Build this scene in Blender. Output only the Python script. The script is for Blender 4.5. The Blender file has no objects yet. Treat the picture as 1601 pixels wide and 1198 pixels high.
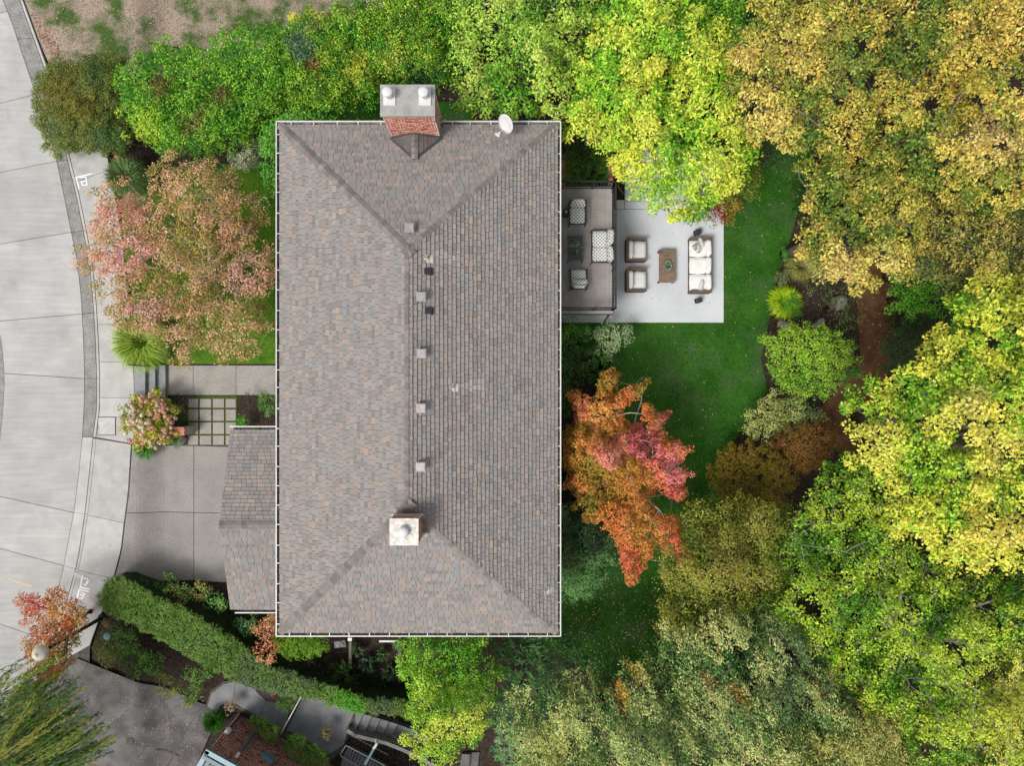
import bpy, math, random
import numpy as np
random.seed(7); rng = np.random.default_rng(11)
S = bpy.context.scene
COL = S.collection
# ---------------- camera, sky, sun, exposure ----------------
H = 28.5; F = 1082.0; W2 = 800.5; H2 = 599.0
cd = bpy.data.cameras.new('camera'); cam = bpy.data.objects.new('camera', cd); COL.objects.link(cam)
cam.location = (0, 0, H); cam.rotation_euler = (0, 0, 0)
cd.sensor_fit = 'HORIZONTAL'; cd.sensor_width = 36; cd.lens = F / 1601 * 36; cd.clip_end = 500; cd.clip_start = .1
S.camera = cam
SUN_EL, SUN_AZ = math.radians(58), math.radians(230)      # azimuth clockwise from +Y: light from the lower left
w = bpy.data.worlds.new('World'); S.world = w; w.use_nodes = True
nt = w.node_tree; nt.nodes.clear()
sk = nt.nodes.new('ShaderNodeTexSky'); sk.sky_type = 'NISHITA'; sk.sun_disc = False
sk.sun_elevation = SUN_EL; sk.sun_rotation = SUN_AZ; sk.air_density = 1.0; sk.dust_density = 4.0; sk.ozone_density = 1.0
hs = nt.nodes.new('ShaderNodeHueSaturation'); hs.inputs['Saturation'].default_value = .28
bg = nt.nodes.new('ShaderNodeBackground'); bg.inputs['Strength'].default_value = .092
ow = nt.nodes.new('ShaderNodeOutputWorld')
nt.links.new(sk.outputs[0], hs.inputs['Color']); nt.links.new(hs.outputs[0], bg.inputs['Color']); nt.links.new(bg.outputs[0], ow.inputs[0])
sd = bpy.data.lights.new('sun', 'SUN'); so = bpy.data.objects.new('sun', sd); COL.objects.link(so)
sd.energy = 1.5; sd.angle = math.radians(18); sd.color = (1, .95, .88)
from mathutils import Vector, Matrix
_d = Vector((math.sin(SUN_AZ) * math.cos(SUN_EL), math.cos(SUN_AZ) * math.cos(SUN_EL), math.sin(SUN_EL)))
so.rotation_euler = _d.to_track_quat('Z', 'Y').to_euler(); so.location = (0, 0, 40)
S.view_settings.view_transform = 'Standard'; S.view_settings.look = 'None'; S.view_settings.exposure = .58
S.view_settings.gamma = 1; S.view_settings.use_curve_mapping = False
S.cycles.max_bounces = 6; S.cycles.diffuse_bounces = 3; S.cycles.transmission_bounces = 3; S.cycles.transparent_max_bounces = 6

# ---------------- helpers ----------------
def P(px, py, z=0.0):
    k = (H - z) / F
    return ((px - W2) * k, (H2 - py) * k, z)
def sm(t):
    t = max(0., min(1., t)); return t * t * (3 - 2 * t)
def gz(x, y):
    s = sm((x + 15.6) / 1.25)
    z = .05 * (1 - s) - .38 * s
    z -= .95 * sm((x + 6.9) / 2.2) * sm((-y - 12.9) / .5)
    return z
def G(px, py, off=0.0):
    z = off
    for _ in range(4):
        x, y, _z = P(px, py, z); z = gz(x, y) + off
    return (x, y, z)
def lin(c):
    return tuple(((v / 255) / 12.92 if v / 255 <= .04045 else ((v / 255 + .055) / 1.055) ** 2.4) for v in c[:3])
class MB:
    def __init__(s): s.v = []; s.f = []; s.c = []; s.m = []; s.col = (1, 1, 1); s.mi = 0
    def add(s, vs, fs, col=None):
        n = len(s.v); s.v.extend([tuple(q) for q in vs])
        for f in fs: s.f.append(tuple(i + n for i in f)); s.c.append(col or s.col); s.m.append(s.mi)
    def box(s, cx, cy, cz, sx, sy, sz, rz=0, col=None, M=None):
        vs = [(a * sx / 2, b * sy / 2, c * sz / 2) for a in (-1, 1) for b in (-1, 1) for c in (-1, 1)]
        if M is not None: vs = [tuple(M @ Vector(q)) for q in vs]
        elif rz:
            ca, sa = math.cos(rz), math.sin(rz); vs = [(x * ca - y * sa, x * sa + y * ca, z) for x, y, z in vs]
        s.add([(x + cx, y + cy, z + cz) for x, y, z in vs],
              [(0, 1, 3, 2), (4, 6, 7, 5), (0, 4, 5, 1), (2, 3, 7, 6), (0, 2, 6, 4), (1, 5, 7, 3)], col)
    def bar(s, a, b, wd, ht, col=None):
        a, b = Vector(a), Vector(b); d = b - a; L = d.length
        if L < 1e-6: return
        q = d.to_track_quat('X', 'Z').to_matrix()
        c = (a + b) / 2
        s.box(c.x, c.y, c.z, L, wd, ht, M=q, col=col)
    def prism(s, poly, z0, z1, col=None):
        # poly: list of (x,y) or (x,y,z) ; with z the top follows it and the bottom is z0 below
        a = sum(poly[i][0] * poly[(i + 1) % len(poly)][1] - poly[(i + 1) % len(poly)][0] * poly[i][1] for i in range(len(poly)))
        if a < 0: poly = poly[::-1]
        n = len(poly); th = z1 - z0
        top = [(p[0], p[1], p[2] if len(p) > 2 else z1) for p in poly]
        bot = [(p[0], p[1], (p[2] - th) if len(p) > 2 else z0) for p in poly]
        s.add(top + bot, [tuple(range(n)), tuple(range(2 * n - 1, n - 1, -1))] + [(i, i + n, (i + 1) % n + n, (i + 1) % n) for i in range(n)], col)
    def tube(s, pts, rs, n=6, col=None, cap=True):
        pts = [Vector(p) for p in pts]; vs = []; fs = []
        up = Vector((0, 0, 1))
        for i, p in enumerate(pts):
            d = (pts[min(i + 1, len(pts) - 1)] - pts[max(i - 1, 0)]).normalized()
            u = d.cross(up)
            if u.length < .05: u = d.cross(Vector((1, 0, 0)))
            u.normalize(); v = d.cross(u)
            r = rs[i] if isinstance(rs, (list, tuple)) else rs
            for k in range(n):
                t = 2 * math.pi * k / n; vs.append(p + u * math.cos(t) * r + v * math.sin(t) * r)
        for i in range(len(pts) - 1):
            for k in range(n):
                k2 = (k + 1) % n; fs.append((i * n + k, i * n + k2, (i + 1) * n + k2, (i + 1) * n + k))
        if cap: fs.append(tuple(range(n))[::-1]); fs.append(tuple(range((len(pts) - 1) * n, len(pts) * n)))
        s.add(vs, fs, col)
    def lathe(s, cx, cy, prof, n=16, col=None, sy=1.0):
        vs = []; fs = []
        for r, z in prof:
            for k in range(n):
                t = 2 * math.pi * k / n; vs.append((cx + r * math.cos(t), cy + r * sy * math.sin(t), z))
        for i in range(len(prof) - 1):
            for k in range(n):
                k2 = (k + 1) % n; fs.append((i * n + k, i * n + k2, (i + 1) * n + k2, (i + 1) * n + k))
        fs.append(tuple(range(n))[::-1]); fs.append(tuple(range((len(prof) - 1) * n, len(prof) * n)))
        s.add(vs, fs, col)
    def pillow(s, cx, cy, cz, sx, sy, sz, rz=0, M=None, n=8, wav=0.0, col=None, sq=.35):
        vs = []; fs = []
        for side in (1, -1):
            for i in range(n + 1):
                for j in range(n + 1):
                    u = -1 + 2 * i / n; v = -1 + 2 * j / n
                    e = (max(0, 1 - u ** 4) * max(0, 1 - v ** 4)) ** sq
                    e += wav * math.sin(5 * u + 3 * v) * math.cos(4 * v) * e
                    k = 1 - .06 * abs(u) * abs(v)
                    vs.append((u * sx / 2 * k, v * sy / 2 * k, side * e * sz / 2))
        m = (n + 1) ** 2
        for sd_ in range(2):
            for i in range(n):
                for j in range(n):
                    a = sd_ * m + i * (n + 1) + j; q = (a, a + n + 1, a + n + 2, a + 1)
                    fs.append(q if sd_ == 0 else q[::-1])
        MM = M if M is not None else Matrix.Rotation(rz, 3, 'Z')
        s.add([tuple(MM @ Vector(q) + Vector((cx, cy, cz))) for q in vs], fs, col)
    def build(s, name, mat, parent=None, off=(0, 0, 0), smooth=False, loc=(0, 0, 0), kind=None):
        me = bpy.data.meshes.new(name)
        vs = [(x - off[0], y - off[1], z - off[2]) for x, y, z in s.v]
        me.from_pydata(vs, [], s.f)
        mats = mat if isinstance(mat, (list, tuple)) else [mat]
        for m_ in mats: me.materials.append(m_)
        if len(mats) > 1: me.polygons.foreach_set('material_index', s.m)
        if any(c != (1, 1, 1) for c in s.c):
            at = me.color_attributes.new('col', 'FLOAT_COLOR', 'CORNER')
            arr = []
            for f, c in zip(s.f, s.c): arr.extend([c[0], c[1], c[2], 1.0] * len(f))
            at.data.foreach_set('color', arr)
        if smooth: me.polygons.foreach_set('use_smooth', [True] * len(s.f))
        me.update()
        o = bpy.data.objects.new(name, me); COL.objects.link(o); o.location = loc
        if parent: o.parent = parent
        if kind: o['kind'] = kind
        return o
def tag(o, label=None, cat=None, group=None, kind=None):
    if label: o['label'] = label
    if cat: o['category'] = cat
    if group: o['group'] = group
    if kind: o['kind'] = kind
    return o
def thing(name, loc, label, cat, group=None):
    o = bpy.data.objects.new(name, None); COL.objects.link(o); o.location = loc; o.empty_display_size = .1
    return tag(o, label, cat, group)
def copyo(src, parent, loc=None, rot=None, scale=None):
    c = src.copy(); COL.objects.link(c); c.parent = parent
    if loc is not None: c.location = loc
    if rot is not None: c.rotation_euler = rot
    if scale is not None: c.scale = scale
    return c
def inset(poly, d):
    a = sum(poly[i][0] * poly[(i + 1) % len(poly)][1] - poly[(i + 1) % len(poly)][0] * poly[i][1] for i in range(len(poly)))
    if a < 0: poly = poly[::-1]
    n = len(poly); out = []
    for i in range(n):
        p0, p1, p2 = Vector(poly[i - 1][:2]), Vector(poly[i][:2]), Vector(poly[(i + 1) % n][:2])
        e1 = (p1 - p0); e2 = (p2 - p1)
        if e1.length < 1e-5 or e2.length < 1e-5: out.append(poly[i]); continue
        e1.normalize(); e2.normalize()
        n1 = Vector((-e1.y, e1.x)); n2 = Vector((-e2.y, e2.x)); m = n1 + n2
        if m.length < .2: m = n1
        m.normalize(); q = p1 + m * d / max(.35, m.dot(n1))
        out.append((q.x, q.y) + tuple(poly[i][2:]))
    return out

import bmesh
CUTX = [-15.6 + .125 * i for i in range(11)] + [-6.9 + .22 * i for i in range(11)]; CUTY = [-12.9 - .1 * i for i in range(6)]
def drape(name, pts, off, mat, parent=None, th=.05, kind=None):
    '''a sheet that follows the terrain at height off above it, with sides going down th'''
    bm = bmesh.new(); ar = sum(pts[i][0] * pts[(i + 1) % len(pts)][1] - pts[(i + 1) % len(pts)][0] * pts[i][1] for i in range(len(pts)))
    if ar < 0: pts = pts[::-1]
    bm.faces.new([bm.verts.new((p[0], p[1], 0)) for p in pts])
    xs = [p[0] for p in pts]; ys = [p[1] for p in pts]
    cuts = [(1, x) for x in CUTX if min(xs) < x < max(xs)]
    if max(xs) > -6.9 and min(ys) < -12.9: cuts += [(0, y) for y in CUTY if min(ys) < y < max(ys)]
    for ax, v in cuts:
        bmesh.ops.bisect_plane(bm, geom=bm.verts[:] + bm.edges[:] + bm.faces[:], plane_co=(v, 0, 0) if ax else (0, v, 0), plane_no=(1, 0, 0) if ax else (0, 1, 0))
    bmesh.ops.triangulate(bm, faces=[f for f in bm.faces if len(f.verts) > 4])
    e = [e for e in bm.edges if e.is_boundary]; g = bmesh.ops.extrude_edge_only(bm, edges=e)['geom']; low = set(v for v in g if isinstance(v, bmesh.types.BMVert))
    for v in bm.verts: v.co.z = gz(v.co.x, v.co.y) + off - (th if v in low else 0)
    me = bpy.data.meshes.new(name); bm.to_mesh(me); bm.free(); me.materials.append(mat); o = bpy.data.objects.new(name, me); COL.objects.link(o)
    if parent: o.parent = parent
    if kind: o['kind'] = kind
    return o
# ---------------- materials ----------------
def newmat(name):
    m = bpy.data.materials.new(name); m.use_nodes = True
    return m, m.node_tree, m.node_tree.nodes['Principled BSDF']
def node(nt, t, **kw):
    n = nt.nodes.new(t)
    for k, v in kw.items():
        if k in n.inputs.keys() if hasattr(n.inputs, 'keys') else False: n.inputs[k].default_value = v
        else: setattr(n, k, v)
    return n
def ramp(nt, fac, stops):
    r = nt.nodes.new('ShaderNodeValToRGB'); e = r.color_ramp.elements
    while len(e) < len(stops): e.new(.5)
    for i, (p, c) in enumerate(stops): e[i].position = p; e[i].color = (*c, 1)
    nt.links.new(fac, r.inputs[0]); return r.outputs[0]
def noise(nt, scale, detail=4, vec=None, rough=.55, stretch=None, rotz=0):
    n = nt.nodes.new('ShaderNodeTexNoise'); n.inputs['Scale'].default_value = scale; n.inputs['Detail'].default_value = detail
    n.inputs['Roughness'].default_value = rough
    g = nt.nodes.new('ShaderNodeNewGeometry')
    if stretch or rotz:
        mp = nt.nodes.new('ShaderNodeMapping'); mp.inputs['Scale'].default_value = stretch or (1, 1, 1); mp.inputs['Rotation'].default_value = (0, 0, rotz)
        nt.links.new(g.outputs['Position'], mp.inputs[0]); nt.links.new(mp.outputs[0], n.inputs['Vector'])
    else: nt.links.new(g.outputs['Position'], n.inputs['Vector'])
    return n.outputs['Fac']
def mixc(nt, a, b, fac, mode='MIX'):
    m = nt.nodes.new('ShaderNodeMix'); m.data_type = 'RGBA'; m.blend_type = mode
    for s_, v in ((0, fac), (6, a), (7, b)):
        if hasattr(v, 'links'): nt.links.new(v, m.inputs[s_])
        elif s_ == 0: m.inputs[0].default_value = v
        else: m.inputs[s_].default_value = (*v, 1)
    return m.outputs[2]
def bump(nt, b, h, strength=.3, dist=.01):
    n = nt.nodes.new('ShaderNodeBump'); n.inputs['Strength'].default_value = strength; n.inputs['Distance'].default_value = dist
    nt.links.new(h, n.inputs['Height']); nt.links.new(n.outputs[0], b.inputs['Normal'])
def surf(name, c1, c2, s1=2.0, fine=None, fines=120., rough=.85, bs=.3, bd=.008, streak=None, objvar=0.0, stain=None, metallic=0, lo=.35, hi=.65):
    """base colour c1..c2 by large noise, fine grain, optional streaks and dark stains"""
    m, nt, b = newmat(name)
    c = ramp(nt, noise(nt, s1, 6), [(lo, c1), (hi, c2)])
    if streak:
        st, sc, rz, amt = streak
        c = mixc(nt, c, ramp(nt, noise(nt, sc, 5, stretch=st, rotz=rz), [(.35, (1 - amt,) * 3), (.65, (1.0,) * 3)]), 1.0, 'MULTIPLY')
    if fine:
        c = mixc(nt, c, ramp(nt, noise(nt, fines, 3, rough=.8), [(.38, (1 - fine,) * 3), (.62, (1 + fine * .4,) * 3)]), 1.0, 'MULTIPLY')
    if stain:
        col, sc, lo_, hi_ = stain
        c = mixc(nt, c, col, ramp(nt, noise(nt, sc, 7, rough=.65), [(lo_, (0,) * 3), (hi_, (1,) * 3)]))
    if objvar:
        oi = nt.nodes.new('ShaderNodeObjectInfo')
        c = mixc(nt, c, ramp(nt, oi.outputs['Random'], [(0, (1 - objvar,) * 3), (1, (1 + objvar * .3,) * 3)]), 1.0, 'MULTIPLY')
    nt.links.new(c, b.inputs['Base Color']); b.inputs['Roughness'].default_value = rough; b.inputs['Metallic'].default_value = metallic
    if rough > .8: b.inputs['Specular IOR Level'].default_value = .15
    if bs: bump(nt, b, noise(nt, fines * .7, 4, rough=.7), bs, bd)
    return m
def plain(name, c, rough=.5, metallic=0, var=.12, sc=6):
    return surf(name, tuple(v * (1 - var) for v in c), c, s1=sc, rough=rough, bs=.08, bd=.003, metallic=metallic)
def attrmat(name, rough=.8, fine=.2, fines=90, bs=.3, transl=0.0, spec=.12):
    m, nt, b = newmat(name)
    a = nt.nodes.new('ShaderNodeAttribute'); a.attribute_name = 'col'
    c = a.outputs['Color']
    if fine: c = mixc(nt, c, ramp(nt, noise(nt, fines, 3, rough=.8), [(.35, (1 - fine,) * 3), (.65, (1 + fine * .5,) * 3)]), 1.0, 'MULTIPLY')
    nt.links.new(c, b.inputs['Base Color']); b.inputs['Roughness'].default_value = rough
    b.inputs['Specular IOR Level'].default_value = spec
    if bs: bump(nt, b, noise(nt, fines, 3), bs, .004)
    if transl:
        t = nt.nodes.new('ShaderNodeBsdfTranslucent'); nt.links.new(c, t.inputs['Color'])
        mx = nt.nodes.new('ShaderNodeMixShader'); mx.inputs[0].default_value = transl
        nt.links.new(b.outputs[0], mx.inputs[1]); nt.links.new(t.outputs[0], mx.inputs[2])
        nt.links.new(mx.outputs[0], nt.nodes['Material Output'].inputs[0])
    return m
M = {}
M['road'] = surf('street_concrete', (.44, .44, .43), (.53, .53, .515), .7, fine=.12, fines=60, streak=((.4, 4.5, 1), 1.6, -.12, .13), objvar=.10, stain=((.33, .33, .32), .8, .54, .82))
M['walk'] = surf('sidewalk_concrete', (.46, .455, .44), (.55, .545, .525), 1.8, fine=.14, fines=60, objvar=.12, stain=((.35, .345, .33), 1.5, .54, .78))
M['gut'] = surf('gutter_aggregate', (.27, .265, .255), (.37, .365, .35), 3, fine=.45, fines=28, objvar=.08)
M['drive'] = surf('driveway_aggregate', (.29, .275, .26), (.36, .34, .32), .9, fine=.42, fines=30, objvar=.06, stain=((.29, .275, .26), .8, .5, .75))
M['path'] = surf('walk_aggregate', (.34, .32, .295), (.42, .40, .365), 1.2, fine=.34, fines=38, objvar=.05, stain=((.30, .28, .26), 1.2, .52, .75))
M['asph'] = surf('old_drive', (.105, .10, .10), (.20, .19, .185), 1.3, fine=.3, fines=24, stain=((.06, .055, .055), 1.1, .52, .72))
M['nwalk'] = surf('blue_grey_concrete', (.19, .195, .205), (.27, .275, .285), 2, fine=.22, fines=40, objvar=.22)
M['joint'] = surf('joint_dirt', (.07, .065, .055), (.13, .12, .10), 6, fine=.3)
M['patio'] = surf('painted_patio', (.57, .595, .645), (.64, .665, .71), .8, fine=.05, fines=70, rough=.7, objvar=.02, stain=((.49, .51, .55), .7, .6, .85))
M['soil'] = surf('dark_mulch', (.028, .021, .016), (.075, .054, .04), 9, fine=.6, fines=26, bs=.8, bd=.03)
M['dirt'] = surf('leafy_dirt', (.09, .045, .022), (.17, .085, .045), 2.5, fine=.5, fines=24, bs=.7, bd=.02, stain=((.05, .07, .02), 2.0, .55, .75))
M['lawn'] = surf('lawn_green', (.022, .105, .008), (.045, .165, .016), 1.1, fine=.45, fines=30, bs=.8, bd=.02, stain=((.07, .12, .05), .8, .5, .75))
M['lawnf'] = surf('front_lawn', (.06, .16, .010), (.12, .24, .018), 1.3, fine=.45, fines=30, bs=.8, bd=.02)
M['bare'] = surf('patchy_turf', (.07, .13, .03), (.40, .32, .26), .75, fine=.42, fines=26, bs=.8, bd=.02, lo=.42, hi=.56)
M['moss'] = surf('moss_joint', (.045, .065, .012), (.12, .15, .03), 12, fine=.5, fines=60, bs=.8, bd=.01)
M['shingle'] = attrmat('roof_shingle', .92, .30, 70, .5)
M['cap'] = surf('cap_shingle_granules', (.225, .205, .192), (.28, .257, .24), 8, fine=.25, fines=80, objvar=.3)
M['under'] = plain('roof_underlay', (.055, .05, .048), .95)
M['white'] = plain('white_metal', (.70, .70, .69), .4)
M['guttin'] = surf('gutter_inside', (.05, .045, .04), (.22, .2, .18), 9, fine=.4)
M['brick'] = attrmat('chimney_brick', .9, .25, 90, .4)
M['mortar'] = plain('mortar', (.40, .36, .33), .95)
M['cement'] = surf('chimney_cement', (.33, .33, .31), (.42, .42, .40), 3, fine=.2, fines=60, stain=((.27, .26, .25), 2, .5, .8))
M['vent'] = surf('vent_metal', (.27, .255, .255), (.38, .36, .36), 9, rough=.45, metallic=.3, bs=.1)
M['black'] = plain('black_plastic', (.035, .037, .042), .5)
M['iron'] = plain('black_iron', (.022, .022, .024), .45)
M['flash'] = plain('dark_flashing', (.09, .082, .08), .5)
M['siding'] = surf('house_siding', (.42, .40, .37), (.5, .48, .45), 2, streak=((.2, .2, 9), 2, 0, .1))
M['glass'] = plain('window_glass', (.05, .06, .07), .08)
M['deck'] = surf('deck_board', (.36, .325, .315), (.42, .385, .375), 2.5, fine=.10, fines=60, objvar=.04, streak=((.4, 12, 1), 2, 0, .1))
M['wood'] = surf('weathered_teak', (.23, .165, .12), (.34, .25, .185), 5, fine=.2, fines=50, streak=((2, 30, 2), 1, 0, .35), objvar=.18)
M['wicker'] = surf('brown_wicker', (.13, .095, .075), (.20, .145, .115), 20, fine=.35, fines=110, bs=.6)
M['cush'] = surf('white_cushion', (.74, .74, .73), (.82, .82, .81), 5, fine=.04, fines=200, rough=.95, bs=.2)
M['slate'] = plain('slate_blue_metal', (.10, .18, .21), .5)
M['teal'] = plain('teal_glass_frame', (.13, .26, .31), .4)
M['tread'] = surf('bluestone_tread', (.24, .255, .275), (.32, .335, .35), 4, fine=.12, fines=60)
M['stone'] = surf('garden_stone', (.20, .18, .165), (.34, .31, .29), 6, fine=.3, fines=40, bs=.6, bd=.02)
M['box'] = surf('utility_lid', (.46, .46, .45), (.55, .55, .53), 5, fine=.1, fines=90)
M['paintw'] = plain('white_spray_paint', (.9, .9, .9), .7)
M['painty'] = plain('faded_yellow_paint', (.62, .50, .27), .8)
M['paintr'] = plain('faint_red_paint', (.55, .33, .28), .8)
M['paintb'] = plain('faint_blue_paint', (.50, .56, .63), .8)
M['bark'] = surf('grey_bark', (.30, .28, .23), (.56, .53, .46), 6, fine=.3, fines=50)
M['barkm'] = surf('mid_bark', (.12, .10, .08), (.26, .23, .19), 6, fine=.3, fines=50)
M['barkd'] = surf('dark_bark', (.06, .045, .035), (.14, .11, .085), 6, fine=.3, fines=50)
M['leaf'] = attrmat('leaf_blade', .45, 0, bs=0, transl=.25, spec=.22)
M['petal'] = attrmat('petal', .8, 0, bs=0, transl=.2)
M['globe'] = surf('lamp_globe_cream', (.62, .57, .45), (.74, .69, .57), 3, fine=.05, rough=.35)
M['timber'] = surf('grey_timber', (.16, .14, .12), (.26, .23, .20), 4, fine=.3, fines=40, streak=((9, 1, 1), 2, 0, .3))
# lattice-pattern fabric
m_, nt_, b_ = newmat('lattice_fabric')
g_ = nt_.nodes.new('ShaderNodeTexCoord'); mp_ = nt_.nodes.new('ShaderNodeMapping'); mp_.inputs['Rotation'].default_value = (0, 0, math.radians(45)); mp_.inputs['Scale'].default_value = (11, 11, 11)
nt_.links.new(g_.outputs['Object'], mp_.inputs[0])
sx_ = nt_.nodes.new('ShaderNodeSeparateXYZ'); nt_.links.new(mp_.outputs[0], sx_.inputs[0])
def line_(o):
    a = nt_.nodes.new('ShaderNodeMath'); a.operation = 'FRACT'; nt_.links.new(o, a.inputs[0])
    c = nt_.nodes.new('ShaderNodeMath'); c.operation = 'LESS_THAN'; c.inputs[1].default_value = .36; nt_.links.new(a.outputs[0], c.inputs[0]); return c.outputs[0]
mx_ = nt_.nodes.new('ShaderNodeMath'); mx_.operation = 'MAXIMUM'; nt_.links.new(line_(sx_.outputs[0]), mx_.inputs[0]); nt_.links.new(line_(sx_.outputs[1]), mx_.inputs[1])
nt_.links.new(mixc(nt_, (.24, .25, .26), (.72, .72, .71), mx_.outputs[0]), b_.inputs['Base Color']); b_.inputs['Roughness'].default_value = .95
M['lattice'] = m_
# ---------------- ground, street, pavements ----------------
def sheet(name, poly_px, mat, off, th=.03, parent=None, kind='structure', inset_=0, sub=False):
    pts = [G(x, y, off) for x, y in poly_px]
    if inset_: pts = inset(pts, inset_)
    return drape(name, pts, off, mat, parent, th, kind if parent is None else None)
# terrain
mb = MB(); X0, X1, Y0, Y1, n = -60, 60, -50, 50, 110
xs = [X0 + (X1 - X0) * i / n for i in range(n + 1)] + []
xs = sorted(set([round(x, 3) for x in xs if not (-15.7 < x < -14.2 or -7 < x < -4.6)] + [-15.72] + CUTX))
ys = sorted(set([Y0 + (Y1 - Y0) * i / 60 for i in range(61)] + CUTY))
for x in xs:
    for y in ys: mb.v.append((x, y, (gz(x, y) - .06) if x > -15.7 else -.08))
for i in range(len(xs) - 1):
    for j in range(len(ys) - 1):
        a = i * len(ys) + j; mb.f.append((a, a + len(ys), a + len(ys) + 1, a + 1)); mb.c.append((1, 1, 1)); mb.m.append(0)
mb.build('ground', M['soil'], kind='structure', smooth=True)

def curve(pts):
    ys_ = [p[1] for p in pts]; xs_ = [p[0] for p in pts]
    return lambda y: float(np.interp(y, ys_, xs_))
roadE = curve([(-60, -140), (5, 0), (17, 30), (51, 132), (90, 256), (99, 300), (110, 355), (121, 410), (127, 465), (130, 520), (132, 575), (132, 622), (129, 682), (122.5, 747), (116, 800), (107, 845), (100, 886), (90, 924), (70, 985), (40, 1060), (-20, 1170), (-60, 1230)])
panE = curve([(-25, -140), (31, 0), (69, 105), (104, 245), (118, 300), (132, 369), (142, 432), (146, 479), (149, 529), (151, 585), (151, 640), (145, 685), (140, 735), (132.5, 803), (124, 860), (118, 890), (104, 940), (85, 1000), (60, 1060), (5, 1170)])
walkE = curve([(20, -140), (66, -10), (100, 60), (150, 180), (166, 237), (172, 266), (190, 370), (200, 470), (208, 566), (210, 617), (209, 692), (205, 694.5), (200, 772), (194, 817), (189, 860), (178, 902), (160, 955), (140, 1010)])
def band(fl, fr, j0, j1, n=7):
    """polygon between two curves (functions of y) from joint j0 to j1; a joint is (y at left curve, y at right curve)"""
    L = [(fl(j0[0] + (j1[0] - j0[0]) * t / n), j0[0] + (j1[0] - j0[0]) * t / n) for t in range(n + 1)]
    R = [(fr(j0[1] + (j1[1] - j0[1]) * t / n), j0[1] + (j1[1] - j0[1]) * t / n) for t in range(n + 1)]
    return L + R[::-1]
def slabs(parent, fl, fr, joints, z, mat, name='slab', gap=.011, th=.1):
    for a, b in zip(joints[:-1], joints[1:]):
        if callable(z):
            pts = [G(x, y, z(x, y)) for x, y in band(fl, fr, a, b)]; drape(name, inset(pts, gap), z(0, 0), mat, parent, th); continue
        else: pts = [P(x, y, z) for x, y in band(fl, fr, a, b)]
        mb = MB(); mb.prism(inset(pts, gap), 0, th); mb.build(name, mat, parent)
def base(name, poly, z, mat=None):
    mb = MB(); mb.prism([P(x, y, z) for x, y in poly], z - .02, z); return mb.build(name, mat or M['joint'], kind='structure')
street = base('street', [(-900, -700), (-80, -140)] + [(panE(y) + 3, y) for y in range(-140, 1180, 40)] + [(-20, 1300), (-900, 1600)], -.03)
far = lambda y: -118.
rj = [(-120, -160), (-70, -90), (48, 17), (192, 147), (292, 252), (401, 363), (512, 491), (576, 592), (751, 802), (826, 885), (934, 999), (1010, 1100), (1090, 1200)]
slabs(street, far, roadE, rj, 0.0, M['road'])
# opposite lane strip across the centre joint, at the left edge of the frame
gj = [(-130, -130), (-60, -60), (60, 60), (160, 155), (252, 250), (363, 361), (491, 489), (592, 592), (684, 684), (802, 804), (885, 890), (955, 960), (1060, 1065)]
slabs(street, lambda y: roadE(y), lambda y: panE(y), gj[:9], -.01, M['gut'], 'gutter_slab', .012)
slabs(street, lambda y: roadE(y), lambda y: panE(y), gj[8:], 0.0, M['walk'], 'gutter_slab', .006)
# dark planting island kerb at the far left
isl = curve([(-8, 505), (2, 530), (6, 570), (7, 600), (5, 640), (0, 690), (-8, 720)])
slabs(street, lambda y: isl(y) - 12, isl, [(505, 505), (587, 587), (622, 622), (718, 718)], .012, M['gut'], 'kerb_strip', .012)
kerb = base('kerb', band(lambda y: panE(y), lambda y: panE(y) + 4.5, (-140, -140), (684, 684), 40), .0)
kj = [(-130, -130), (0, 0), (120, 120), (250, 250), (361, 361), (489, 489), (592, 592), (684, 684)]
slabs(kerb, lambda y: panE(y) + .3, lambda y: panE(y) + 4.3, kj, .12, M['walk'], 'kerb_stone', .006, .14)
slabs(kerb, lambda y: panE(y) + .6, lambda y: panE(y) + 5, [(686, 686), (804, 804), (890, 890), (1040, 1040)], .03, M['walk'], 'kerb_stone', .006, .05)
side = base('sidewalk', band(lambda y: panE(y) + 4, walkE, (180, 180), (1060, 1060), 40), .015)
slabs(side, lambda y: panE(y) + 5, walkE, [(210, 190), (284, 265), (395, 380), (508, 505), (566, 566), (622, 622), (652, 653)], .12, M['walk'], gap=.008, th=.12)
slabs(side, lambda y: panE(y) + 5, walkE, [(652, 653), (684, 694)], .115, M['walk'], gap=.012, th=.12)
slabs(side, lambda y: panE(y) + 5, walkE, [(686, 695), (806, 818), (892, 905), (1050, 1010)], .04, M['walk'], gap=.008, th=.04)
def stroke(pts, wd, z, mat, parent, name='paint_mark'):
    mb = MB(); pts = [Vector(P(x, y, z)) for x, y in pts]
    for i, (a, b) in enumerate(zip(pts[:-1], pts[1:])):
        d = (b - a); d.normalize(); nn = Vector((-d.y, d.x, 0)) * wd / 2; e = d * wd * .45
        zz = Vector((0, 0, .0006 * i))
        mb.add([a - e - nn + zz, b + e - nn + zz, b + e + nn + zz, a - e + nn + zz], [(0, 1, 2, 3)])
    return mb.build(name, mat, parent)
zs = .1245
stroke([(142, 271.5), (118.5, 277.5), (123.5, 294.5)], .055, zs, M['paintw'], side)
stroke([(126.5, 277.5), (134.5, 276.5), (135, 282.5), (128, 284)], .045, zs, M['paintw'], side)
stroke([(126.5, 283), (129.5, 289.5), (136, 289), (135.5, 284.5)], .045, zs, M['paintw'], side)
z2 = .0445
stroke([(129, 901), (125.5, 918.5), (139, 921.5)], .06, z2, M['paintw'], side)
stroke([(138.5, 925.5), (124, 922), (120.5, 935)], .06, z2, M['paintw'], side)
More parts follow.
